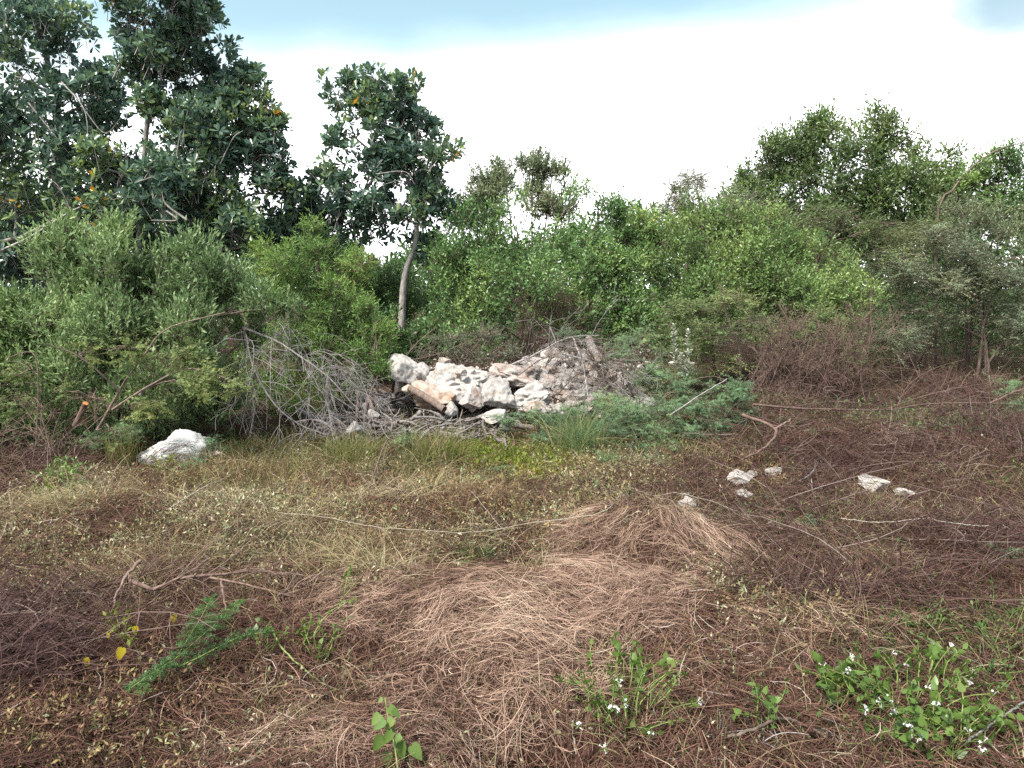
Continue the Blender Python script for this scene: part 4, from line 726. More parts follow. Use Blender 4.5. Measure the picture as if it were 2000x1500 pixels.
# pale trailing stems
def stem(label, pts, r=.004, mat=B_PALE, name='trailing_stem', lift=.12):
    P = np.array([gp(np.array(float(a)), np.array(float(b)))+np.array([0, 0, lift+.02*R.normal()]) for a, b in pts]); k = 8*len(pts); g_ = Geo(); p = cr(P, k); p += np.cumsum(R.normal(size=(k, 3))*.0025, 0); tubes(g_, p[None], np.full((1, k), r), 5); return tag(g_.build(name, mat, None, P[0]), label, 'vine stem')
stem('long pale stem curving across the middle of the field to the tiny white stone', [(545, 1028), (620, 1042), (720, 1060), (830, 1070), (930, 1070), (1040, 1058), (1130, 1050), (1190, 1035), (1210, 1000), (1222, 980)], .0024, lift=.15)
stem('pale trailing stem running between the small white stones', [(1228, 978), (1270, 990), (1320, 993), (1380, 1005), (1430, 1018), (1440, 1028)], .0035)
stem('pale wavy stem on the brown brush at right, ending in a feathery sprig', [(1640, 1050), (1680, 1055), (1740, 1057), (1800, 1052), (1820, 1060), (1870, 1076), (1925, 1074)], .0032, lift=.16)
stem('short pale stem arching in the weeds below the lone white boulder', [(325, 1022), (370, 1005), (410, 985), (440, 962)], .0033, lift=.16)
stem('thin pale stem slanting across the long curved one', [(916, 985), (935, 1010), (960, 1040), (985, 1075)], .0026, lift=.12)
stem('pale bare cane at the bottom left pointing to the straw mat', [(530, 1275), (560, 1310), (610, 1350), (650, 1365)], .005, B_GREEN, 'cane', .08)
stem('straight grey cane leaning across the right flowering plant', [(1880, 1500), (1940, 1450), (2010, 1400)], .005, B_DEAD, 'cane', .12)
stem('dark bent stick at the bottom edge right of centre', [(1420, 1480), (1470, 1470), (1510, 1450), (1560, 1452), (1600, 1470)], .008, B_BROWN, 'stick', .08)
stem('pale twig standing at the bottom edge beside the left flowering plant', [(1118, 1445), (1122, 1475), (1128, 1510)], .004, B_PALE, 'cane', .1)

# ------------------------------------------------------------------ grass tufts and individual plants
def tuft(label, px, py, n, h, spread, key, Y=None, wd=.005, lean=.6):
    b = gp(np.array(float(px)), np.array(float(py))); g_ = Geo(); a = R.random(n)*6.28; rr = np.abs(R.normal(size=n))*lean; l = h*(.5+.6*R.random(n))
    s = b+np.stack([R.normal(size=n)*spread*.3, R.normal(size=n)*spread*.3, np.zeros(n)], 1); t = np.linspace(0, 1, 6)
    hd = np.stack([np.cos(a)*rr, np.sin(a)*rr, np.zeros(n)], 1)
    P = s[:, None]+l[:, None, None]*(np.array([0, 0, 1.0])*(t-.28*t**2*(rr[:, None]**1)*1.2)[..., None]+hd[:, None]*(t**1.6)[None, :, None])
    ribbons(g_, P, wd*np.array([1, 1, .9, .75, .5, .15])[None], up=.3)
    return tag(g_.build('grass_tuft', G[key], None, b), label, 'grass', None)
tuft('large blue-green grass clump with stiff spreading blades, centre', 1128, 885, 420, .74, .40, 'tuft', lean=.8, wd=.0045)
tuft('yellow-green grass clump below the dead branch fan', 690, 905, 500, .42, .5, 'grass', lean=.7)
tuft('tan and green grass clump beside the trailing feathery shoot', 855, 900, 450, .45, .5, 'grass', lean=.7)
tuft('thin brown and green blades left of the lone white boulder', 240, 905, 160, .5, .35, 'grass', lean=.35)
tuft('small bright green grass tuft in front of the curved pale stem', 930, 1098, 160, .16, .25, 'weedgreen', lean=.8, wd=.006)
tuft('short green grass tuft right of the small bright one', 1050, 1122, 60, .14, .12, 'weedgreen', lean=.7, wd=.005)

def leafyplant(name, label, px, py, rx, ry, nst, m, key, L, W, tpl=HEART, rise=.17, flowers=(), ln=(.1, .22), group=None):
    b = gp(np.array(float(px)), np.array(float(py+ry*.5))); gw, gl = Geo(), Geo(); e = empty(name, b, label, 'plant', group)
    a = R.random(nst)*6.28; q = np.sqrt(R.random(nst)); gx = px+rx*q*np.cos(a); gy = py+ry*q*np.sin(a); g_ = gp(gx, gy); top = g_+np.stack([R.normal(size=nst)*.02, R.normal(size=nst)*.02, rise*(.3+R.random(nst))], 1)
    D = nrm((top-b)*np.array([1, 1, .4])+np.array([0, 0, .05])+R.normal(size=top.shape)*.06); l = ln[0]+(ln[1]-ln[0])*R.random(nst)
    twigs(gl, gw, top-D*l[:, None]*.5, D, l, m, L, W, 70, tpl, .15, .2, .003, amt=.3)
    for k in range(nst):
        if R.random() < .6: s_ = top[k]-D[k]*l[k]*.5; g0 = s_+(b-s_)*.18; g0[2] = float(terr(g0[:1], g0[1:2])[0]); g0 = b if nst <= 24 else g0; tubes(gw, limb(g0, s_, .05, 7, .04)[None], np.full((1, 7), .003), 4)
    pts = []
    for fx, fy in flowers:
        Yf = float(gp(np.array(float(fx)), np.array(float(fy)))[1])*R.uniform(.87, .92); c = at(fx, fy, Yf); s = b+(c-b)*.35; tubes(gw, cr([s, (s+c)/2+np.array([0, 0, .03]), c], 7)[None], np.linspace(.003, .002, 7)[None], 4)
        twigs(gl, None, np.array([s+(c-s)*.75]), np.array([c-s]), .09, 5, .025, .010, 50, LANCE, 0, .1)
        gf = Geo(); nf = R.integers(2, 6)
        for _ in range(nf):
            ax = nrm(np.array([0, -.35, .8])+R.normal(size=3)*.6); q0 = c+ax*.006; q1 = c+ax*.022; tubes(gf, np.array([[q0, (q0+q1)/2, q1]]), .0014, 4)
            U, V = perp(ax); an = np.arange(5)/5*2*PI+R.random(); d = U*np.cos(an)[:, None]+V*np.sin(an)[:, None]+ax*.25; leaves(gf, np.repeat(q1[None], 5, 0), d, np.repeat(ax[None], 5, 0), 0.0075, .0036, LANCE)
        gf.build('flower_cluster', G['white'], e, b)
    gl.build('foliage', G[key], e, b); gw.build('stems', B_GREEN, e, b); return e
leafyplant('flowering_plant', 'lime-leaved plant with white star flowers at the bottom, right of centre', 1230, 1400, 110, 80, 48, 6, 'lime', .036, .026, flowers=[(1210, 1335), (1255, 1325), (1313, 1328), (1362, 1372), (1218, 1372), (1196, 1383), (1130, 1420), (1180, 1462), (1205, 1390), (1268, 1432)])
leafyplant('flowering_plant', 'large lime-leaved plant with many white star flowers near the bottom right corner', 1770, 1375, 140, 70, 46, 6, 'lime', .038, .026, flowers=[(1608, 1303), (1660, 1285), (1656, 1312), (1742, 1277), (1772, 1297), (1856, 1264), (1898, 1316), (1893, 1340), (1940, 1355), (1735, 1366), (1722, 1372), (1690, 1387), (1812, 1342), (1828, 1380), (1745, 1395)])
leafyplant('flowering_plant', 'bottom-corner plant with broad lime leaves and a few white flowers', 1830, 1465, 150, 48, 44, 6, 'lime', .042, .03, flowers=[(1893, 1432), (1918, 1470), (1920, 1450), (1782, 1432), (1772, 1420), (1795, 1440)])
leafyplant('leafy_sprig', 'lone upright lime-leaved sprig left of the large flowering plant', 1635, 1390, 38, 42, 16, 6, 'lime', .05, .036)
leafyplant('leafy_sprig', 'pair of small lime sprigs at the bottom edge, left of the corner plants', 1500, 1440, 40, 22, 9, 5, 'lime', .035, .028)
leafyplant('green_plant', 'spreading dark green herb along the right edge above the corner plants', 1940, 1270, 90, 90, 90, 7, 'weedgreen', .028, .016, OVAL, .10)
leafyplant('green_plant', 'low green herb behind the large flowering plant', 1800, 1240, 70, 35, 45, 7, 'weedgreen', .026, .014, OVAL, .09)
leafyplant('leafy_sprig', 'lime sprigs with yellowing leaves at the left end of the straw mat', 620, 1285, 50, 30, 14, 6, 'lime', .032, .022)
leafyplant('leafy_sprig', 'tiny lime sprig on a cane left of the straw mat', 530, 1285, 25, 18, 6, 5, 'lime', .03, .022)
leafyplant('leafy_sprig', 'small yellow-green sprig at the left rim of the straw mat', 672, 1190, 14, 30, 8, 5, 'lime', .03, .02)
leafyplant('yellow_plant', 'sprig with yellowed leaves in the left foreground', 245, 1250, 45, 35, 14, 5, 'chartreuse', .04, .02, LANCE, .1)
leafyplant('green_plant', 'yellow-green rosettes by the dark red brush at the left edge', 90, 985, 50, 14, 14, 7, 'chartreuse', .06, .014, LANCE, .12)
leafyplant('green_plant', 'leafy yellow-green weeds left of the lone white boulder', 135, 955, 60, 20, 22, 8, 'light', .05, .02, LANCE, .2)
leafyplant('green_plant', 'bright yellow-green leaves at the front of the lone white boulder', 320, 920, 22, 14, 12, 8, 'chartreuse', .05, .016, LANCE, .12)
# yellow fallen leaves
for px, py, s, lab in [(240, 1272, .075, 'largest yellow leaf in the left foreground'), (265, 1228, .055, 'yellow leaf tilted above the largest one'), (212, 1240, .035, 'small round yellow leaf left of the others'), (168, 1290, .05, 'dull yellow leaf by the thorny stems'), (342, 1205, .06, 'ragged yellow leaf above the green fronds')]:
    g_ = Geo(); c = gp(np.array(float(px)), np.array(float(py))); c = c*.92+np.array([0, 0, CH])*.08; leaves(g_, c[None]+np.array([[0, 0, s*.3]]), np.array([[R.normal()*.4, -.2, -.75]]), np.array([[R.normal()*.2, -1, .5]]), s, s*.62, HEART, np.array([R.random()*.8])); tag(g_.build('yellow_leaf', G['yellow'], None, c), lab, 'leaf', 'yellow leaves in the left foreground')
# heart-leaved vine
bv = gp(np.array(770.), np.array(1500.)); e = empty('heart_leaf_vine', bv, 'vine of fresh green heart-shaped leaves climbing from the bottom edge', 'vine'); pv = cr(tk((752, 1362, 2.9), (757, 1395, 2.86), (764, 1425, 2.8), (772, 1465, 2.72), (780, 1530, 2.6)), 12); g_ = Geo(); tubes(g_, pv[None], np.full((1, 12), .003), 5); g_.build('stem', B_GREEN, e, bv)
g_ = Geo()
for px, py, s in [(753, 1367, .024), (753, 1388, .045), (748, 1402, .048), (761, 1392, .04), (758, 1414, .055), (774, 1410, .05), (757, 1428, .05), (770, 1436, .05), (752, 1446, .062), (790, 1444, .045), (777, 1458, .07), (797, 1466, .065), (762, 1478, .06), (775, 1500, .07), (790, 1490, .06), (765, 1510, .065)]:
    c = at(px, py-s*180, 2.78+R.normal()*.03); sd = 1 if (px+py) % 2 else -1; c = c+np.array([sd*.012, 0, 0]); leaves(g_, c[None], np.array([[sd*.38+R.normal()*.25, -.35, -.75]]), np.array([[R.normal()*.7, -1, .55+R.normal()*.35]]), s*1.2, s*.82, HEART, np.array([.25+R.random()*.6]))
g_.build('foliage', G['lime'], e, bv)
# vivid green feathery fronds
def frond(label, pts, width, lift=.15, n=1):
    P = np.array([gp(np.array(float(a)), np.array(float(b)))+np.array([0, 0, lift+.06*i/len(pts)]) for i, (a, b) in enumerate(pts)]); p = cr(P, 30); gw, gl = Geo(), Geo(); tubes(gw, p[None], np.linspace(.004, .002, 30)[None], 4)
    L = np.linalg.norm(np.diff(p, axis=0), axis=1).sum(); ns = int(L/.011); t = np.linspace(0.02, 1, ns)*(29); i = np.minimum(t.astype(int), 28); Q = p[i]+(p[i+1]-p[i])*(t-i)[:, None]; T = nrm(p[i+1]-p[i]); Sd = nrm(np.cross(T, np.array([0, 0, 1.0])))
    sg = np.where(np.arange(ns) % 2 == 0, 1.0, -1.0)[:, None]; wd = width*(np.sin(np.linspace(.25, PI*.97, ns))**.6)*(.7+.5*R.random(ns))
    D = T*.55+Sd*sg*.8+R.normal(size=Q.shape)*.25+np.array([0, 0, .3]); feather(gl, None, Q, D, wd*1.3, 9, .022, 5, .009, .0045, sag=.25, wig=.2, ang=55)
    e = empty('feathery_frond', P[0], label, 'plant', 'vivid green fronds in the left foreground'); gw.build('stem', B_GREEN, e, P[0]); gl.build('foliage', G['fern'], e, P[0])
frond('longest vivid green feathery frond, upper right of the three', [(262, 1418), (330, 1362), (390, 1312), (430, 1278), (472, 1240)], .055)
frond('broad short frond tip rising on the upper edge of the longest frond', [(345, 1345), (375, 1300), (398, 1265), (415, 1232)], .055)
frond('lower vivid green frond running right to a thin tip', [(345, 1362), (390, 1345), (440, 1322), (480, 1308), (527, 1305)], .045)
frond('lowest left vivid green frond', [(250, 1412), (280, 1395), (310, 1380), (338, 1365)], .045)
# pale flower spikes
for px, pt, pbm, lab in [(1316, 632, 745, 'taller pale woolly flower spike right of the rubble heap'), (1343, 645, 748, 'shorter pale woolly flower spike beside the taller one'), (1330, 690, 748, 'lowest pale woolly shoot between the two flower spikes')]:
    a = at(px+3, pbm, 10.2); b = at(px, pt, 10.2); e = empty('flower_spike', a, lab, 'plant', 'pale flower spikes'); gw, gl = Geo(), Geo(); p = cr([a, (a+b)/2+R.normal(size=3)*.01, b], 10); tubes(gw, p[None], np.linspace(.006, .003, 10)[None], 5)
    n = 110; t = R.random(n)*.85+.15; Q = a+(b-a)*t[:, None]; an = R.random(n)*6.28; D = np.stack([np.cos(an), np.sin(an), .5+R.normal(size=n)*.3], 1); leaves(gl, Q, D, np.array([0, 0, 1.0])+R.normal(size=(n, 3))*.3, .10*(1.15-t*.7), .032, OVAL); gw.build('stem', B_GREEN, e, a); gl.build('spike', G['palespike'], e, a)

# ------------------------------------------------------------------ ground cover (uncountable)
def gpts(n, xr=1.0, ymin=2.1, ymax=17, pw=1.0):
    u = R.random(n); y = ymin*(ymax/ymin)**(u**pw); x = R.uniform(-1, 1, n)*(y*.78+.6)
    px, py = pix(x, y, terr(x, y)); return x, y, px, py
def masked(n, fn, **k):
    x, y, px, py = gpts(n, **k); m_ = R.random(n) < np.clip(fn(px, py, x, y), 0, 1); return x[m_], y[m_], px[m_], py[m_]
def lay(geo, x, y, ang, L, wd, h, tilt=.05, bend=.5, k=5, arch=.03, rnd=None, up=1.0, follow=True):
    n = len(x); t = np.linspace(-.5, .5, k)[None]; b = R.normal(size=(n, 1))*bend; a = ang[:, None]+b*t
    X = x[:, None]+L[:, None]*t*np.cos(a); Yy = y[:, None]+L[:, None]*t*np.sin(a); Z = (terr(X, Yy) if follow else terr(x, y)[:, None]+0*X)+h[:, None]+L[:, None]*(arch*(1-4*t**2)+(R.normal(size=(n, 1))*tilt)*t)
    ribbons(geo, np.stack([X, Yy, Z], -1), np.broadcast_to(np.asarray(wd)[..., None] if np.ndim(wd) else wd, (n, 1))*np.array([.6, 1, 1, .9, .4])[None, :k], rnd, up=up)
# zones of the photograph, evaluated on the ground
def z_straw(px, py): return np.maximum.reduce([ell(px, py, 960, 1225, 290, 75, 4), ell(px, py, 1265, 1085, 180, 66, 8)*1.2, ell(px, py, 1180, 1190, 150, 70, 10), ell(px, py, 960, 1390, 250, 100, 0)*.3, ell(px, py, 660, 1200, 60, 50)*.7, ell(px, py, 1560, 1075, 100, 35, 20)*.2, ell(px, py, 1600, 1250, 160, 50)*.15, ell(px, py, 780, 1475, 350, 60)*.25])
def z_brush(px, py): return (1-.85*np.maximum.reduce([ell(px, py, 1475, 955, 70, 28), ell(px, py, 1730, 968, 75, 24), ell(px, py, 1355, 995, 60, 30)]))*np.maximum.reduce([ell(px, py, 1720, 860, 330, 90, 0), ell(px, py, 1850, 1000, 260, 110, 10), ell(px, py, 1550, 950, 230, 100, 0), ell(px, py, 1980, 860, 200, 140), ell(px, py, 60, 1270, 190, 95, -20), ell(px, py, 60, 930, 120, 40)*.8, ell(px, py, 1700, 1120, 250, 90)*.8, ell(px, py, 1250, 985, 250, 35)*.35, ell(px, py, 1800, 780, 260, 40)*.7])
def z_weed(px, py): return np.maximum.reduce([ell(px, py, 420, 1040, 520, 110, 0), ell(px, py, 900, 1000, 330, 70, 0)*.9, ell(px, py, 150, 1120, 260, 90)*.8, ell(px, py, 300, 1440, 330, 110, 0)*.55, ell(px, py, 1530, 1180, 150, 80, 15)*.75, ell(px, py, 1250, 930, 300, 40)*.7, ell(px, py, 1800, 750, 220, 30)*.8, ell(px, py, 560, 930, 260, 50)*.7])
def z_green(px, py): return np.maximum.reduce([ell(px, py, 1900, 1300, 190, 120, 0), ell(px, py, 1750, 1340, 160, 90)*.6, ell(px, py, 1800, 1450, 260, 80)*.5, ell(px, py, 1960, 1440, 120, 90)*.8])
def z_char(px, py): return ell(px, py, 1000, 895, 110, 42, 5)
def z_grass(px, py): return np.maximum.reduce([ell(px, py, 620, 900, 230, 40, 0), ell(px, py, 860, 905, 170, 55, 0), ell(px, py, 800, 845, 150, 22)*.25, ell(px, py, 1180, 890, 180, 40)*.7, ell(px, py, 480, 940, 160, 40)*.6, ell(px, py, 1800, 745, 160, 22)*.7])
allg = lambda px, py, x, y: np.ones_like(px)*1.0
ST = dict(kind='stuff')
# straw: flattened dead grass
g = Geo(); x, y, px, py = masked(70000, lambda px, py, x, y: z_straw(px, py)*np.clip(.3+2.6*(f2(x, y, 5., 3, 3.3)-.33), .12, 1), ymin=2.1, ymax=7.5)
zs = np.clip(z_straw(px, py), 0, 1); n = len(x); sw = (f2(x, y, .9, 3, 2.2)-.5)*3.4+(f2(x, y, 3.0, 2, 7.)-.5)*2.0+(f2(x, y, 9.0, 2, 1.)-.5)*1.3
ang = sw+R.normal(size=n)*(.25+.9*(1-zs)**.7)+np.clip((-.62-x)*1.6, 0, 1.1)*-1.0+np.where(py < 1140, -.25, 0); ang = np.where(R.random(n) < .22, R.random(n)*6.28, ang)
L_ = .07+.24*R.random(n)**1.3; h_ = .005+.13*R.random(n)**1.3*(.2+1.4*f2(x, y, 5., 2, 4.)); hu = .5+(f2(x, y, 1.6, 2, 11.)-.5)*.9+(f2(x, y, 7., 2, 1.)-.5)*.8+R.normal(size=n)*.16-.35*(h_ < .03)  # low strands get a darker colour: shade deep in the mat painted in
nb = 9; rp_ = lambda a: np.repeat(a, nb); n = n*nb; off = R.normal(size=n)*.024; al = R.normal(size=n)*.07; a_ = rp_(ang)
lay(g, rp_(x)-np.sin(a_)*off+np.cos(a_)*al, rp_(y)+np.cos(a_)*off+np.sin(a_)*al, a_+R.normal(size=n)*.25, rp_(L_)*R.uniform(.5, 1.15, n), .0012+.0022*R.random(n)**2.2, rp_(h_)+R.normal(size=n)*.005+.004, .08, .7, 5, .035, np.clip(rp_(hu)+R.normal(size=n)*.15, 0, 1))
tag(g.build('dry_grass', G['straw']), 'flattened mats of pinkish tan dead grass in the foreground', 'dry grass', **ST); print('straw', n)
# brown stem litter everywhere
g = Geo(); x, y, px, py = masked(210000, lambda px, py, x, y: .9-.55*z_straw(px, py)-.45*z_char(px, py)-.3*z_grass(px, py), ymax=17)
n = len(x); lay(g, x, y, R.random(n)*6.28, (.07+.22*R.random(n)), .0026+.0018*R.random(n), .005+.09*R.random(n)**1.5, .35, .8, 5, .03, np.clip(.42+(f2(x, y, 1.1, 2, 5.)-.5)*.8+R.normal(size=n)*.24, 0, 1))
tag(g.build('stem_litter', G['litter']), 'tangled brown dead stems carpeting the ground', 'litter', **ST); print('litter', n)
# cut brush (reddish brown twigs piled)
g = Geo(); x, y, px, py = masked(190000, lambda px, py, x, y: z_brush(px, py)*np.clip(.1+3.2*(f2(x, y, .9, 3, 3.7)-.36), .06, 1), ymax=15)
n = len(x); dn = f2(x, y, .8, 2, 6.); ang = (f2(x, y, .5, 2, 1.)-.5)*4+R.normal(size=n)*.7; lay(g, x, y, ang, .14+.4*R.random(n)**1.5, .003+.002*R.random(n), .01+(.24+.50*ell(px, py, 1600, 800, 260, 80)+.30*ell(px, py, 1850, 850, 280, 90))*R.random(n)*np.clip(dn*1.8-.3, .1, 1), .6, .7, 5, .04, np.clip(R.normal(.5, .25, n)+(f2(x, y, 2., 2, 3.)-.5)*.5, 0, 1), up=.4)
def forks(n, fn, L0, L1, r0, **k):
    x, y, px, py = masked(n, fn, **k); n = len(x); a = R.random(n)*6.28; l = L0+(L1-L0)*R.random(n)**1.5; t = np.linspace(0, 1, 7)[None]; b = R.normal(size=(n, 1))*.5; e = R.uniform(-.05, .45, n)
    aa = a[:, None]+b*t; X = x[:, None]+l[:, None]*t*np.cos(aa); Yy = y[:, None]+l[:, None]*t*np.sin(aa); Zz = terr(x, y)[:, None]+.03+.2*R.random((n, 1))*np.clip(ell(px, py, 1600, 820, 300, 100), .2, 1)[:, None]+l[:, None]*(e[:, None]*t-.35*e[:, None]*t**2)+np.cumsum(R.normal(size=(n, 7))*.006, 1)
    Zz = np.maximum(Zz, terr(X, Yy)+.01); P = np.stack([X, Yy, Zz], -1); rr = r0*(.5+R.random(n)); tubes(g, P, rr[:, None]*np.linspace(1, .35, 7)[None], 4, np.clip(R.normal(.55, .25, n), 0, 1))
    for j in (2, 3, 4, 5):
        s_ = P[:, j]; d = nrm(P[:, j+1]-P[:, j]+rdir(n)*np.linalg.norm(P[:, j+1]-P[:, j], axis=1)[:, None]*.9); q = l*R.uniform(.2, .45, n); c = rdir(n)*.2
        Q = s_[:, None]+d[:, None]*(q[:, None]*np.linspace(0, 1, 5)[None])[..., None]+c[:, None]*(q[:, None]*np.linspace(0, 1, 5)[None]**2)[..., None]; Q[..., 2] = np.maximum(Q[..., 2], terr(Q[..., 0], Q[..., 1])+.01); tubes(g, Q, (rr*.5)[:, None]*np.linspace(1, .35, 5)[None], 3, np.clip(R.normal(.55, .25, n), 0, 1))
forks(4200, lambda px, py, x, y: z_brush(px, py), .35, 1.3, .0045, ymax=14)
tag(g.build('cut_brush', G['brush']), 'mat of cut red-brown brush twigs on the cleared floor', 'brush', **ST); print('brush', n)
# small-leaved weeds
def weedlayer(name, label, fn, n, key, L, W, hmax, cat, tpl=DIAM, ymax=14, rshift=0.0, ymin=2.1, m=7):
    g = Geo(); x, y, px, py = masked(n, fn, ymax=ymax, ymin=ymin); n = len(x)
    if n == 0: return
    z = terr(x, y)+.0; P = np.stack([x, y, z], -1); D = nrm(np.stack([R.normal(size=n)*.6, R.normal(size=n)*.6, np.ones(n)*.7], -1)); hue = np.clip(.5+rshift+(f2(x, y, .9, 3, 8.)-.5)*1.8+R.normal(size=n)*.2, 0, 1)
    sz = np.clip(.3+1.2*f2(x, y, 1.1, 2, 12.)+R.normal(size=n)*.28, .4, 1.35)*np.clip(.55+y*.08, .7, 1.1); twigs(g, None, P, D, hmax*(.35+.65*R.random(n))*sz**.7, m, L*sz, W*sz, 60, tpl, .2, .3, hue=hue, t0=.05)
    tag(g.build(name, G[key]), label, cat, **ST); print(name, n)
weedlayer('low_weeds', 'low olive and tan wilting weeds covering the left and middle ground', lambda px, py, x, y: z_weed(px, py)*np.clip(.12+3.0*(f2(x, y, 1.6, 3, 2.)-.32), .05, 1), 150000, 'weed', .030, .011, .20, 'weeds')
weedlayer('sparse_weeds', 'scattered dusty green weeds among the brown litter', lambda px, py, x, y: np.clip((f2(x, y, 1.2, 3, 4.4)-.48)*4, 0, .6)*(1-.6*z_straw(px, py)), 42000, 'weed', .028, .011, .13, 'weeds', rshift=.2)
weedlayer('green_weeds', 'green leafy weeds in the lower right corner', lambda px, py, x, y: z_green(px, py)*1.1*(f2(x, y, 3, 2, 2.)+.2), 52000, 'weedgreen', .022, .012, .16, 'weeds', OVAL, ymax=6)
weedlayer('yellow_green_patch', 'patch of bright yellow-green creeping weed in front of the boulders', lambda px, py, x, y: z_char(px, py)*.9, 26000, 'chartreuse', .035, .017, .14, 'weeds', OVAL, ymax=10, ymin=6.5)
G['dryleaf'] = leafmat('dry_leaf', [(0, (0.049, 0.023, 0.018)), (.5, (0.123, 0.057, 0.045)), (.85, (0.213, 0.115, 0.082)), (1, (0.295, 0.205, 0.131))], .75, .2, .2)
weedlayer('dead_leaves', 'curled dead brown leaves caught among the brush and litter', lambda px, py, x, y: (.75*z_brush(px, py)+.15)*np.clip(3*(f2(x, y, 1.9, 3, 8.8)-.36), 0, 1)*(1-.7*z_straw(px, py)), 60000, 'dryleaf', .024, .010, .16, 'leaves', ymax=14, m=6)
weedlayer('brush_sprouts', 'green sprouts poking through the cut brush on the right', lambda px, py, x, y: z_brush(px, py)*(px > 1000)*np.clip(5*(f2(x, y, .9, 3, 1.4)-.50), 0, 1), 60000, 'weedgreen', .026, .010, .2, 'weeds', LANCE, ymax=14)
weedlayer('green_undergrowth', 'green undergrowth along the foot of the shrubs', lambda px, py, x, y: np.clip((y-8.4)*.8, 0, 1)*(np.abs(px-870) > 260)*np.where((px > 380) & (px < 620), .15, .6)*(.3+f2(x, y, .8, 2, 7.)), 26000, 'darkshrub', .05, .018, .35, 'undergrowth', LANCE, ymax=18, ymin=7.5)
# shaggy dry stems standing among the weeds
g = Geo(); x, y, px, py = masked(260000, lambda px, py, x, y: np.maximum(z_weed(px, py), .45*(1-z_straw(px, py)))*np.clip(3.2*(f2(x, y, 1.4, 3, 6.5)-.36), 0, 1)*.9*np.clip((y-2.9)*.55, .12, 1), ymin=2.3, ymax=14); n = len(x)
t = np.linspace(0, 1, 5)[None]; l = (.10+.30*R.random(n)**1.6)*np.clip(.5+1.0*f2(x, y, .9, 2, 2.), .5, 1.3); a = R.random(n)*6.28; rr = .35+.75*R.random(n); bz = np.stack([x, y, terr(x, y)], -1)
P = bz[:, None]+l[:, None, None]*np.stack([np.cos(a)[:, None]*rr[:, None]*t**1.4, np.sin(a)[:, None]*rr[:, None]*t**1.4, .85*t-.5*rr[:, None]*t**2], -1)
ribbons(g, P, (.0022+.003*R.random(n)**2)[:, None]*np.array([[1, 1, .8, .6, .25]]), np.clip(.45+(f2(x, y, 1.1, 3, 4.)-.5)*2.0+R.normal(size=n)*.2, 0, 1), up=.3)
G['shag'] = leafmat('shaggy_stem', [(0, (0.067, 0.038, 0.029)), (.3, (0.172, 0.112, 0.071)), (.55, (0.285, 0.205, 0.125)), (.75, (0.257, 0.242, 0.115)), (.9, (0.342, 0.279, 0.182)), (1, (0.437, 0.363, 0.258))], .7, .1, .2)
tag(g.build('shaggy_weeds', G['shag']), 'shaggy tan and olive dry stems standing in the left and middle ground', 'weeds', **ST); print('shag', n)
g = Geo(); x, y, px, py = masked(260000, lambda px, py, x, y: np.maximum(ell(px, py, 1800, 740, 330, 55), .8*ell(px, py, 1520, 740, 120, 50))*np.clip(.3+2.5*(f2(x, y, .8, 3, 2.5)-.35), .1, 1), ymin=8, ymax=16.5); n = len(x)
t = np.linspace(0, 1, 6)[None]; l = (.25+.75*R.random(n)**1.4)*np.clip(.3+1.3*f2(x, y, .7, 2, 6.), .3, 1.3)*np.clip((y-8.5)*.35, .3, 1); a = R.random(n)*6.28; rr = .3+.8*R.random(n); bz = np.stack([x, y, terr(x, y)], -1)
P = bz[:, None]+l[:, None, None]*np.stack([np.cos(a)[:, None]*rr[:, None]*t**1.4, np.sin(a)[:, None]*rr[:, None]*t**1.4, .95*t-.5*rr[:, None]*t**2], -1)+np.cumsum(R.normal(size=(n, 6, 3))*.012, 1)
ribbons(g, P, (.0035+.004*R.random(n)**2)[:, None]*np.array([[1, 1, .9, .8, .6, .3]]), np.clip(.40+(f2(x, y, .9, 3, 3.)-.5)*2.0+R.normal(size=n)*.2, 0, 1), up=.3)
G['vine'] = leafmat('brown_vine', [(0, (.05, .028, .024)), (.4, (.13, .075, .06)), (.65, (.20, .13, .095)), (.8, (.17, .16, .07)), (.92, (.14, .19, .07)), (1, (.30, .27, .14))], .75, .1, .2)
tag(g.build('dry_undergrowth', G['vine']), 'tall tangled brown and olive growth piled up to the trees on the right', 'undergrowth', **ST); print('vine', n)
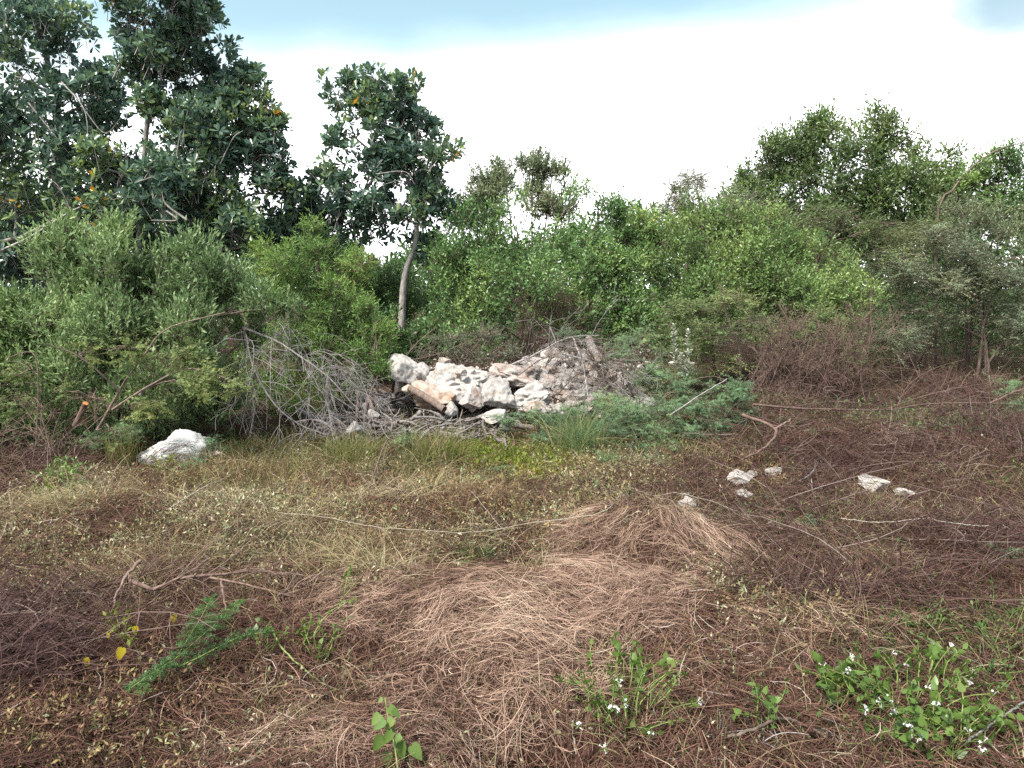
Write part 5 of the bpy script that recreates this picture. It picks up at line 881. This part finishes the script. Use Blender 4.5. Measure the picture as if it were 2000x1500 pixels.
weedlayer('leafy_undergrowth', 'low leafy green growth mixed into the tangle at the right tree line', lambda px, py, x, y: np.maximum(ell(px, py, 1800, 735, 330, 40), .6*ell(px, py, 1500, 735, 100, 40))*np.clip(3*(f2(x, y, .8, 3, 9.1)-.42), 0, 1), 50000, 'greytree', .045, .016, .7, 'undergrowth', LANCE, ymax=17, ymin=9.5)
# grass among the weeds
g = Geo(); x, y, px, py = masked(120000, lambda px, py, x, y: z_grass(px, py)*np.clip(3*(f2(x, y, 1.7, 3, 5.5)-.32), 0, 1)*.9+.03, ymin=2.5, ymax=14); n = len(x)
t = np.linspace(0, 1, 5)[None]; l = .12+.26*R.random(n)*np.clip(y/8, .4, 1.2); a = R.random(n)*6.28; rr = .25+.5*R.random(n); bz = np.stack([x, y, terr(x, y)], -1)
P = bz[:, None]+l[:, None, None]*np.stack([np.cos(a)[:, None]*rr[:, None]*t**1.5, np.sin(a)[:, None]*rr[:, None]*t**1.5, t-.45*rr[:, None]*t**2], -1)
ribbons(g, P, .0042*np.array([[1, 1, .8, .55, .15]]), np.clip(.5+(f2(x, y, 1.8, 2, 3.)-.5)*1.4+R.normal(size=n)*.2, 0, 1), up=.3)
tag(g.build('field_grass', G['grass']), 'green to tan grass in front of the driftwood and boulders', 'grass', **ST); print('grass', n)

# ------------------------------------------------------------------ far woodland closing the gaps
g = Geo(); n = 22000; y = R.uniform(18.5, 38, n); x = R.uniform(-1, 1, n)*(y*.85+4); top = 2.2+1.6*f2(x, y, .25, 3, 5.)+(y-19)*.035+1.7*np.clip((-x/y-.28)*8, 0, 1)+1.2*np.clip((x/y-.5)*8, 0, 1)+.7*np.clip((x/y-.02)*8, 0, 1); top = np.where(np.abs(x/y+.175) < .035, np.minimum(top, 2.0+1.0*f2(x, y, .5, 2, 5.)), top)
z = top*R.random(n)**.6+.1; twigs(g, None, np.stack([x, y, z], -1), rdir(n)*.7+np.array([0, 0, .6]), .5, 9, .16, .08, 55, OVAL, .05)
tag(g.build('distant_woodland', G['darkshrub']), 'far belt of woodland closing the view between the nearer trees', 'woodland', **ST)
